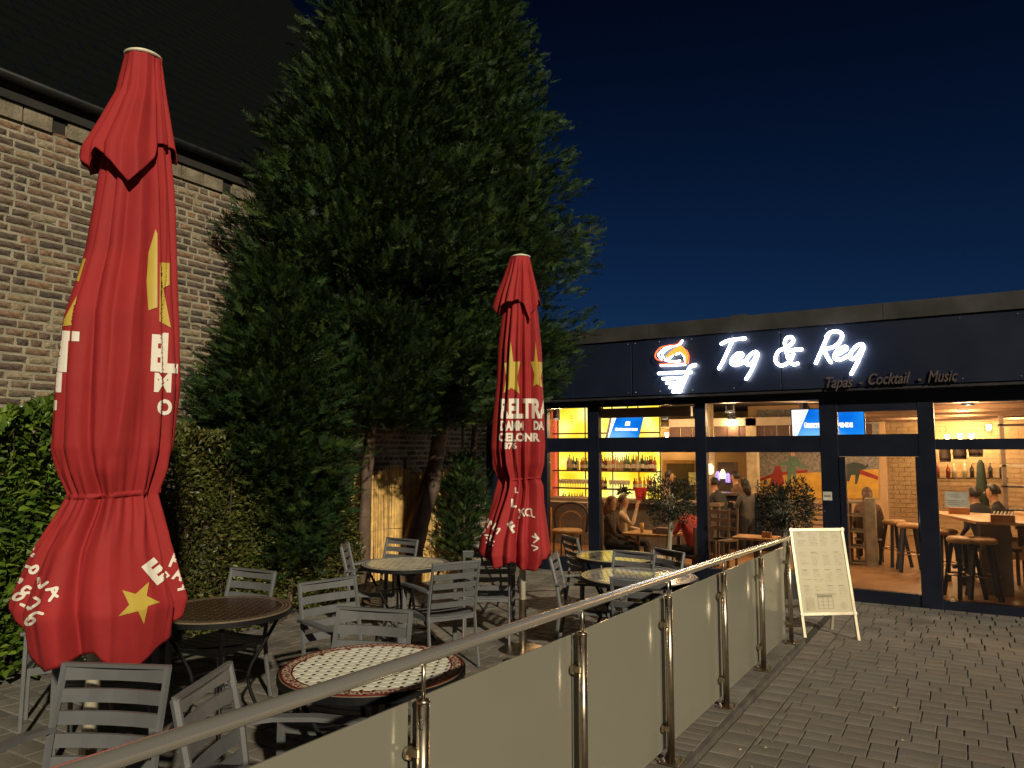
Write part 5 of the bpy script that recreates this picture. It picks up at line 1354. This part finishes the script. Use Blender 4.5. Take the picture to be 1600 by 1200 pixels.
# ---- mural: an arena scene in plain shapes
MY = 17.0; mz0, mz1 = aY(1230,779,MY).z, 2.75; mx0, mx1 = aY(1182,740,MY).x, aY(1373,740,MY).x
mu = thing('wall_mural', 'painted arena mural with bullfighter and bull on the rear wall', 'painting', ((mx0+mx1)/2, MY, FL))
m_ = MB(); m_.box(((mx0+mx1)/2, MY+.06, 1.55), (mx1-mx0+.3, .08, 2.9)); part('wall_panel', m_, plaster, mu, world=True)
def flat(pts, m, d, nme='painted_shape'):
    k = MB(); P_ = [aY(x, y, MY) for x, y in pts]; k.add([(p.x, MY-d, p.z) for p in P_], [tuple(range(len(P_)))]); part(nme, k, m, mu, world=True)
flat([(1182,640),(1373,640),(1373,779),(1182,779)], mat('paint_grey', (.22,.21,.20), .8, var=.5, scale=18), .0, 'painted_crowd')
flat([(1182,746),(1215,741),(1373,733),(1373,779),(1182,779)], mat('paint_sand', (.60,.36,.06), .8, var=.2, scale=6), .004, 'painted_sand')
flat([(1330,728),(1372,744),(1372,750),(1326,735)], mat('paint_red', (.30,.03,.03), .8), .008, 'painted_barrier')
flat([(1184,748),(1215,738),(1262,734),(1262,738),(1216,743),(1184,753)], mat('paint_red', (.3,.03,.03)), .008, 'painted_barrier')
flat([(1212,728),(1219,727),(1223,742),(1226,756),(1218,760),(1208,758),(1202,762),(1206,744)], mat('paint_red', (.3,.03,.03)), .012, 'painted_cape')
flat([(1235,713),(1245,713),(1247,722),(1243,730),(1245,752),(1241,752),(1238,738),(1234,754),(1230,754),(1231,735),(1234,726),(1216,728),(1216,725),(1232,720)], mat('paint_green', (.10,.20,.14)), .014, 'painted_bullfighter')
flat([(1246,718),(1256,727),(1268,729),(1256,731),(1244,726)], mat('paint_green', (.1,.2,.14)), .015, 'painted_arm')
flat([(1236,706),(1242,706),(1243,713),(1236,713)], mat('paint_skin', (.5,.33,.2)), .015, 'painted_head')
flat([(1322,726),(1334,722),(1345,724),(1353,728),(1356,724),(1357,730),(1350,733),(1344,734),(1343,742),(1339,756),(1336,756),(1337,742),(1330,742),(1327,752),(1322,752)], mat('paint_black', (.03,.05,.05)), .012, 'painted_bull')
# pale slats below the mural
m_ = MB()
T = thing('slatted_bench', 'pale slatted bench below the mural right of the round olive bush', 'bench', (aY(1262,815,13.6).x, 13.6, FL))
for k, y in enumerate(range(788, 842, 8)):
    p = aY(1262, y, 13.6); k_ = MB(); k_.box((p.x, 13.6+.02*k, p.z), (.75, .04, .035)); part('slat', k_, greywood, T, world=True)
for s_ in (-.36,.36): k_ = MB(); k_.box((T.location.x+s_, 13.75, .62), (.05,.05,.98)); part('leg', k_, greywood, T, world=True)
# cabinet and stool row through the door
T = thing('crate_cabinet', 'open slatted wooden cabinet standing left inside the entrance door', 'cabinet', (aY(1345,850,13.8).x, 13.8, FL))
x0, x1 = aY(1327,800,13.8).x, aY(1352,800,13.8).x; x2 = aY(1367,800,13.8).x
for z in (.16,.42,.68,.94,1.15): k_ = MB(); k_.box(((x0+x1)/2, 13.8, z), (x1-x0,.35,.03)); part('shelf_board', k_, greywood, T, world=True)
for x in (x0, x1): k_ = MB(); k_.box((x, 13.8, .66), (.04,.36,1.05)); part('side_board', k_, greywood, T, world=True)
k_ = MB(); k_.box(((x1+x2)/2+.02, 13.7, .68), (x2-x1,.25,1.10)); part('post', k_, mat('grey_post', (.25,.22,.18), .7, var=.3), T, world=True)
def stool(x, y, h, lab, grp='bar stools with dark splayed legs', sc=1.):
    T = thing('bar_stool', lab, 'stool', (x, y, FL), random.uniform(0, 1), grp)
    m_ = MB(); m_.lathe((0,0,h-.07), [(.15,0),(.18,.02),(.18,.055),(.15,.075)], 20); part('seat', m_, cushion, T, smooth=True)
    for k in range(4):
        a = math.pi/4+k*math.pi/2; m_ = MB(); m_.bar((.24*math.cos(a),.24*math.sin(a),0),(.12*math.cos(a),.12*math.sin(a),h-.07),.045,.045); part('leg', m_, navy, T)
    m_ = MB(); m_.tube([(.185*math.cos(2*math.pi*k/16),.185*math.sin(2*math.pi*k/16),h*.38) for k in range(16)], .010, 6, closed=True); part('foot_ring', m_, steel, T, smooth=True)
for q_, h, lb in (((1400,884), .74, 'bar stool seen through the door glass, left of the pair'), ((1424,893), .74, 'bar stool cut by the right edge of the door glass'),
                  ((1508,936), .76, 'front bar stool with dark legs at the high table in the right window'), ((1478,912), .76, 'bar stool half behind the frame left of the high table'), ((1540,945), .76, 'bar stool close to the grey table slab in the right window')):
    p = aZ(*q_, FL); stool(p.x, max(p.y, 11.4), h, lb)
# high table
zt_ = 1.10; a = aZ(1462,801,zt_); b = aZ(1527,825,zt_)
HT = thing('high_table', 'long oak high table on a grey slab leg filling the right window', 'table', (1.2, 12.3, FL))
yf = max(b.y, 11.42)
m_ = MB(); m_.add([(x, y, z) for z in (zt_-.035, zt_) for x, y in ((b.x, yf), (3.6, yf), (3.6, yf+.85), (a.x-.1, a.y+.4), (a.x, a.y))], [(4,3,2,1,0),(5,6,7,8,9)]+[(i,(i+1)%5,5+(i+1)%5,5+i) for i in range(5)]); part('tabletop', m_, oak, HT, world=True)
p = aY(1558, 880, yf+.35); m_ = MB(); m_.box((p.x, yf+.35, (FL+zt_)/2-.02), (.34,.10,zt_-FL-.04)); part('slab_leg', m_, greywood, HT, world=True)
m_ = MB(); m_.box((p.x+1.6, yf+.35, (FL+zt_)/2-.02), (.30,.10,zt_-FL-.04)); part('slab_leg', m_, greywood, HT, world=True)
for q_, lb in (((1499,803), 'wooden cutlery crate on the high table behind the taped notice'), ((1567,816), 'wooden cutlery crate on the high table near the right picture edge')):
    p = aZ(*q_, zt_); T = thing('cutlery_crate', lb, 'crate', (p.x, p.y+.05, zt_), 0, 'cutlery crates on the high table')
    k_ = MB(); k_.box((0,0,.045), (.26,.16,.09)); part('box', k_, mat('crate_wood', (.38,.16,.06), .6, var=.2), T)
    k_ = MB()
    for j in range(6): k_.tube([(-.10+.04*j,-.03,.08),(-.08+.04*j,.03,.125)], .012, 5)
    part('napkins', k_, lab_m, T, kind='stuff')
m_ = MB(); m_.tube([(aY(1585,808,12.9).x, 12.9, 1.02), (3.4, 12.9, 1.02)], .13, 16); m_.tube([(aY(1560,850,12.9).x, 12.95, .62), (3.4, 12.95, .62)], .16, 16)
solo('bolster_bench', m_, cushion, 'tan upholstered bench roll at the right edge behind the high table', 'bench', smooth=True)
# taped notice on the pane
T = thing('paper_notice', 'pale paper notice taped to the right window pane', 'notice', tuple(aY(1494,780,FY-.02)))
p, q = aY(1476,768,FY-.012), aY(1514,793,FY-.012); m_ = MB(); m_.box(((p.x+q.x)/2, FY-.012, (p.z+q.z)/2), (q.x-p.x, .002, p.z-q.z)); part('sheet', m_, mat('notice_paper', (.42,.38,.30), .6), T, world=True)
m_ = MB()
for k, (u0, u1, v) in enumerate(((.15,.55,.8),(.2,.7,.66),(.12,.85,.42),(.12,.8,.3),(.12,.6,.18))):
    m_.box((p.x+(q.x-p.x)*(u0+u1)/2, FY-.0145, q.z+(p.z-q.z)*v), ((q.x-p.x)*(u1-u0), .001, .006))
part('notice_line', m_, mat('notice_ink', (.2,.17,.13)), T, world=True, kind='stuff')
T = thing('door_plate', 'small square pictogram plate on the frame left of the entrance door', 'plate', tuple(aY(1293,775,FY-.056)))
m_ = MB(); m_.box((0,0,0), (.115,.004,.115)); part('plate', m_, mat('plate_white', (.55,.50,.44), .5), T)
for k in (-.028, 0, .028):
    m_ = MB(); m_.tube([(k+.010*math.cos(t*math.pi/5), -.004, .010*math.sin(t*math.pi/5)) for t in range(10)], .0028, 4, closed=True); part('mark', m_, navy, T)
# rear of the right window: half barrels, bottle racks, agave
for i, (q0, q1, yb) in enumerate(((1466,1487,722),(1487,1512,718),(1512,1538,714))):
    p, q = aY(q0,700,16.6), aY(q1,yb,16.6); T = thing('half_barrel', '%s of the three wooden half barrels hanging on the pale rear wall' % ('left','middle','right')[i], 'barrel', ((p.x+q.x)/2, 16.7, q.z), 0, 'half barrels on the rear wall')
    w = (q.x-p.x)/2*.95; m_ = MB(); m_.lathe((0,0,0), [(w*.9,0),(w,.10),(w*.96,.24)], 18); part('staves', m_, darkwood, T)
    for z in (.03,.17): m_ = MB(); m_.lathe((0,0,z), [(w*.93,0),(w*.97,.04)], 18); part('hoop', m_, iron_m, T)
for i, q_ in enumerate(((1474,752),(1500,752),(1528,752),(1557,752))):
    T = thing('bottle_rack', 'wall rack holding %s, %s along the pale rear wall' % (('red wine bottles','clear bottles','dark bottles','dark bottles')[i], ('first','second','third','fourth')[i]), 'rack', tuple(aY(*q_, 18.9)))
    for k in range(2):
        for j in (1,): m_ = MB(); m_.lathe((-.10+.2*k,-.06,-.28+.36*j), [(.042,0),(.042,.19),(.014,.24),(.014,.31)], 8); part('bottle', m_, bm_[('red','clear','dark','dark')[i]], T, smooth=True)
    m_ = MB(); m_.box((0,-.03,.065),(.42,.10,.02)); part('rack_board', m_, darkwood, T, kind='stuff')
p = aY(1537, 775, 15.2); m_ = MB(); m_.lathe((p.x-.02, 15.2, p.z-.4), [(.10,0),(.09,.5),(.055,.95),(.02,1.02)], 10); solo('cactus', m_, mat('cactus_green', (.03,.05,.03), .7), 'tall dark green column cactus behind the two guests', 'cactus', smooth=True)
T = thing('shelving_unit', 'dark metal shelving with pale boards at the right end of the room', 'shelving', (aY(1585,740,15.5).x+.3, 15.5, FL))
for z in (1.0,1.4,1.75,2.1,2.45): k_ = MB(); k_.box((T.location.x+.3, 15.5, z), (1.6,.4,.03)); part('shelf_board', k_, lab_m if z in (2.1,1.75) else darkwood, T, world=True)
for x in (-.45, .35, 1.05): k_ = MB(); k_.box((T.location.x+x, 15.5, 1.4), (.06,.4,2.6)); part('upright', k_, greywood, T, world=True)
# wall lamps with their wash of light
wl = bpy.data.lights.new('lamp_light', 'POINT'); wl.energy = 22; wl.color = (1,.62,.25); wl.shadow_soft_size = .05
for i, (q_, Y_) in enumerate((((1545,668),18.75),((1500,682),18.75),((1518,682),18.75),((1042,680),18.7),((1068,680),18.7),((1480,684),18.75))):
    p = aY(*q_, Y_); T = thing('wall_lamp', 'small wall lamp throwing an amber glow, number %s from the left' % ('five','three','four','one','two','six')[i] if False else ('amber wall lamp near the %s' % ('right end of the rear wall','half barrels','barrel on the right','yellow shelf end','dark opening left of the column','frame of the right window')[i]), 'lamp', tuple(p), 0, 'amber wall lamps')
    m_ = MB(); m_.lathe((0,0,-.06), [(.035,0),(.05,.12)], 12); part('shade', m_, em('wall_lamp_glow', (1,.72,.32), 9), T)
    l = bpy.data.objects.new('lamp_light', wl); S.collection.objects.link(l); l.parent = T; l.location = (0,-.10,.0)
# ============================================================= PEOPLE
skin_m = mat('skin', (.52,.30,.19), .55, var=.06, spec=.3)
def person(label, loc, rz, pose, top, legs, hair, hairlong=False, arms=None, tilt=0., sleeves=True, lean=0.):
    """one skinned body, coloured by the bone a face belongs to"""
    T = thing('person', label, 'person', loc, rz)
    V = []; E_ = []; Rd = []; tagm = []
    def v(p, r, t): V.append(Vector(p)); Rd.append(r); tagm.append(t); return len(V)-1
    def e(a, b): E_.append((a, b))
    sit = pose == 'sit'; hz = .53 if sit else .93
    ly = lambda z: lean*(z-hz)
    pel = v((0,0,hz),(.150,.115),'l'); wst = v((0,ly(hz+.17),hz+.17),(.130,.100),'t'); e(pel,wst)
    ch = v((0,ly(hz+.38),hz+.38),(.155,.110),'t'); e(wst,ch); nk = v((0,ly(hz+.52)+.01,hz+.53),(.052,.052),'s'); e(ch,nk)
    hy = ly(hz+.6)+.03+tilt*.06
    h1 = v((0,hy+.012,hz+.60),(.062,.072),'s'); e(nk,h1); h2 = v((0,hy+.010,hz+.67),(.076,.094),'s'); e(h1,h2); h3 = v((0,hy-.005,hz+.755),(.058,.072),'s'); e(h2,h3)
    for s_ in (-1,1):
        sh_ = v((s_*.165,ly(hz+.44),hz+.445),(.058,.058),'t'); e(ch,sh_)
        A_ = (arms or {}).get(s_, [(s_*.23,.03,hz+.18),(s_*.20,.20,hz+.06)])
        el = v(A_[0],(.042,.042),'t'); e(sh_,el); wr = v(A_[1],(.027,.027),'t' if sleeves else 's'); e(el,wr)
        d = (Vector(A_[1])-Vector(A_[0])).normalized(); hd = Vector(A_[1])+d*.075; pm_ = v(hd,(.030,.020),'s'); e(wr,pm_)
        sd = d.cross(Vector((0,0,1))); sd = sd.normalized() if sd.length > .1 else Vector((1,0,0))
        for k, (off, L) in enumerate(((-.026,.060),(-.009,.072),(.009,.068),(.025,.052))):
            f1 = v(hd+sd*off+d*.035,(.0095,.0095),'s'); f2 = v(hd+sd*off*1.1+d*(.035+L)+Vector((0,0,-.018)),(.0075,.0075),'s'); e(pm_,f1); e(f1,f2)
        th_ = v(hd-d*.02-sd*.045*s_+Vector((0,0,-.005)),(.011,.011),'s'); e(pm_,th_)
        hip = v((s_*.09,0,hz-.03),(.095,.095),'l'); e(pel,hip)
        if sit:
            kn = v((s_*.11,.42,.50),(.062,.062),'l'); an = v((s_*.11,.44,.10),(.040,.040),'l'); to = v((s_*.12,.57,.045),(.038,.034),'b')
        else:
            kn = v((s_*.10,.03,.49),(.062,.062),'l'); an = v((s_*.10,0,.10),(.042,.042),'l'); to = v((s_*.11,.14,.045),(.038,.034),'b')
        e(hip,kn); e(kn,an); e(an,to)
    me = bpy.data.meshes.new('body'); me.from_pydata(V, E_, []); ob = link('body', me, None)
    sk = ob.modifiers.new('skin', 'SKIN'); sk.use_smooth_shade = True
    for i, d in enumerate(me.skin_vertices[0].data): d.radius = Rd[i]; d.use_root = (i == 0)
    ob.modifiers.new('sub', 'SUBSURF').levels = 1
    bpy.context.view_layer.update()
    m2 = bpy.data.meshes.new_from_object(ob.evaluated_get(bpy.context.evaluated_depsgraph_get()))
    ob.modifiers.clear(); ob.data = m2; ob.parent = T
    mm = {'t': 0, 'l': 1, 's': 2, 'b': 3}; m2.materials.clear()
    for m_ in (top, legs, skin_m, navy): m2.materials.append(m_)
    segs = [(V[a], V[b], tagm[b] if tagm[b] != 's' or tagm[a] == 's' else ('t' if tagm[a] == 't' and False else 's')) for a, b in E_]
    for p in m2.polygons:
        c = p.center; bst = 9; bt = 't'
        for a, b, t in segs:
            ab = b-a; k = max(0, min(1, (c-a).dot(ab)/ab.length_squared)); dd = (c-(a+ab*k)).length
            if dd < bst: bst = dd; bt = t
        if bt == 's' and (c-V[ch]).length < .17: bt = 't'
        p.material_index = mm[bt]; p.use_smooth = True
    hc = V[h2]
    m_ = MB(); nseg = 14   # hair: a shell over the back and top of the head
    Vh = []; Fh = []
    for i in range(9):
        for k in range(nseg):
            ph_ = math.pi*.62*i/8; th = 2*math.pi*k/nseg; front = math.sin(th) > .35
            lim = ph_ if not (front and ph_ > .9) else .9
            r_ = 1.0+.05*mnoise.noise(Vector((th*2, ph_*3, loc[0])))
            Vh.append(hc+Vector((.087*r_*math.sin(lim)*math.cos(th), -.012+.104*r_*math.sin(lim)*math.sin(th), .020+.108*r_*math.cos(lim))))
    for i in range(8):
        for k in range(nseg): Fh.append((i*nseg+k, i*nseg+(k+1)%nseg, (i+1)*nseg+(k+1)%nseg, (i+1)*nseg+k))
    m_.add(Vh, Fh)
    if hairlong: m_.tube([hc+Vector((0,-.06,.03)), hc+Vector((0,-.085,-.08)), hc+Vector((0,-.08,-.19)), hc+Vector((0,-.07,-.24))], [.07,.085,.07,.03], 10)
    part('hair', m_, hair, T, smooth=True)
    m_ = MB(); m_.add([hc+Vector(q) for q in ((-.013,.088,-.020),(.013,.088,-.020),(0,.116,-.018),(0,.092,.015))], [(0,1,2),(1,3,2),(3,0,2)])
    for s_ in (-1,1): m_.box(hc+Vector((s_*.083,0,-.005)), (.014,.032,.052))
    part('nose_and_ears', m_, skin_m, T, kind='stuff')
    m_ = MB()
    for s_ in (-1,1): m_.box(hc+Vector((s_*.032,.090,.012)), (.024,.008,.010))
    m_.box(hc+Vector((0,.088,-.045)), (.045,.010,.007)); part('eyes_and_mouth', m_, mat('face_dark', (.12,.05,.04)), T, kind='stuff')
    return T
hb = mat('brown_hair', (.10,.05,.025), .6, var=.3, scale=30); hd_ = mat('dark_hair', (.02,.015,.012), .5); hr = mat('auburn_hair', (.22,.08,.03), .6, var=.3, scale=30); hg = mat('grey_hair', (.25,.22,.2), .6)
dk = mat('dark_cloth', (.025,.025,.03), .8, var=.3, scale=12); pat = mat('patterned_cardigan', (.07,.05,.035), .9, var=.9, scale=22); wh = mat('cream_shirt', (.62,.50,.34), .8, var=.15, scale=10)
rdj = mat('red_jacket', (.45,.03,.03), .6, var=.15, scale=9); gy = mat('grey_cloth', (.10,.10,.11), .8, var=.3, scale=9); br = mat('brown_cloth', (.12,.07,.05), .8, var=.3)
def seatp(q, Y, hh=1.20):  # pixel of the head centre -> foot point of a seated figure
    p = aY(*q, Y); return (p.x, Y, p.z-hh)
def standp(q, Y): p = aY(*q, Y); return (p.x, Y, p.z-1.60)
def chair_under(loc, rz, lab):
    T = thing('dining_chair', lab, 'chair', (loc[0], loc[1], FL), rz); h = loc[2]-FL+.40
    for a in (-.18,.18):
        for b in (-.18,.2): m_ = MB(); m_.box((a,b,h/2), (.04,.04,h)); part('leg', m_, darkwood, T)
    m_ = MB(); m_.box((0,0,h+.01), (.44,.46,.04)); part('seat', m_, darkwood, T)
    m_ = MB(); m_.box((0,-.22,h+.28), (.42,.03,.42)); part('backrest', m_, darkwood, T)
L = seatp((953,786), 11.75); person('seated woman with auburn hair in a dark patterned cardigan facing right', L, R(-82), 'sit', pat, dk, hr, True, {-1: [(-.20,.10,.70),(-.10,.32,.62)], 1: [(.2,.12,.7),(.08,.33,.62)]}); chair_under(L, R(-82), 'dark chair carrying the woman in the patterned cardigan')
L = seatp((972,783), 12.35); person('seated guest in a cream shirt lifting a glass to the mouth', L, R(-75), 'sit', wh, dk, hb, False, {1: [(.20,.20,.80),(.06,.26,1.08)], -1: [(-.2,.12,.72),(-.1,.3,.70)]}); chair_under(L, R(-75), 'dark chair carrying the drinking guest in cream')
L = seatp((1083,793), 12.0, 1.18); person('seated guest in a red jacket bent over the oak table seen from behind', L, R(62), 'sit', rdj, dk, hg, False, {-1: [(-.24,.16,.78),(-.15,.40,.75)], 1: [(.24,.16,.78),(.12,.40,.75)]}, lean=.25); chair_under(L, R(62), 'dark chair carrying the guest in the red jacket')
person('bearded barman in a pale shirt behind the bar counter', standp((1044,744), 14.7), R(-60), 'stand', wh, dk, hd_, False)
person('guest in a dark jacket leaning forward on the metal edged bar', standp((1130,756), 13.9), R(70), 'stand', dk, dk, hd_, False, {-1: [(-.23,.16,1.15),(-.14,.36,1.12)], 1: [(.23,.16,1.15),(.12,.38,1.12)]}, lean=.3)
person('guest with dark hair and brown top standing behind the leaning guest', standp((1151,746), 15.3), R(80), 'stand', br, dk, hd_, False)
person('standing guest in long dark clothes looking down at a phone', standp((1166,757), 14.4), R(60), 'stand', gy, dk, hd_, True, {-1: [(-.2,.08,1.14),(-.05,.26,1.22)], 1: [(.2,.08,1.14),(.05,.26,1.22)]}, tilt=.5)
L = seatp((1533,774), 13.4); person('seated guest with dark hair turned away behind the taped notice', L, R(35), 'sit', dk, dk, hd_, False, lean=.2); chair_under(L, R(35), 'dark chair of the guest behind the taped notice')
L = seatp((1566,770), 13.0, 1.2); person('seated guest in a dark jacket and cap at the end of the high table', L, R(75), 'sit', dk, dk, hd_, False, lean=.15); chair_under(L, R(75), 'dark chair of the guest in dark jacket and cap')
L = seatp((1355,772), 14.4); person('guest with brown hair seated beyond the slatted cabinet inside the door', L, R(10), 'sit', br, dk, hb, True); chair_under(L, R(10), 'dark chair beyond the slatted cabinet')
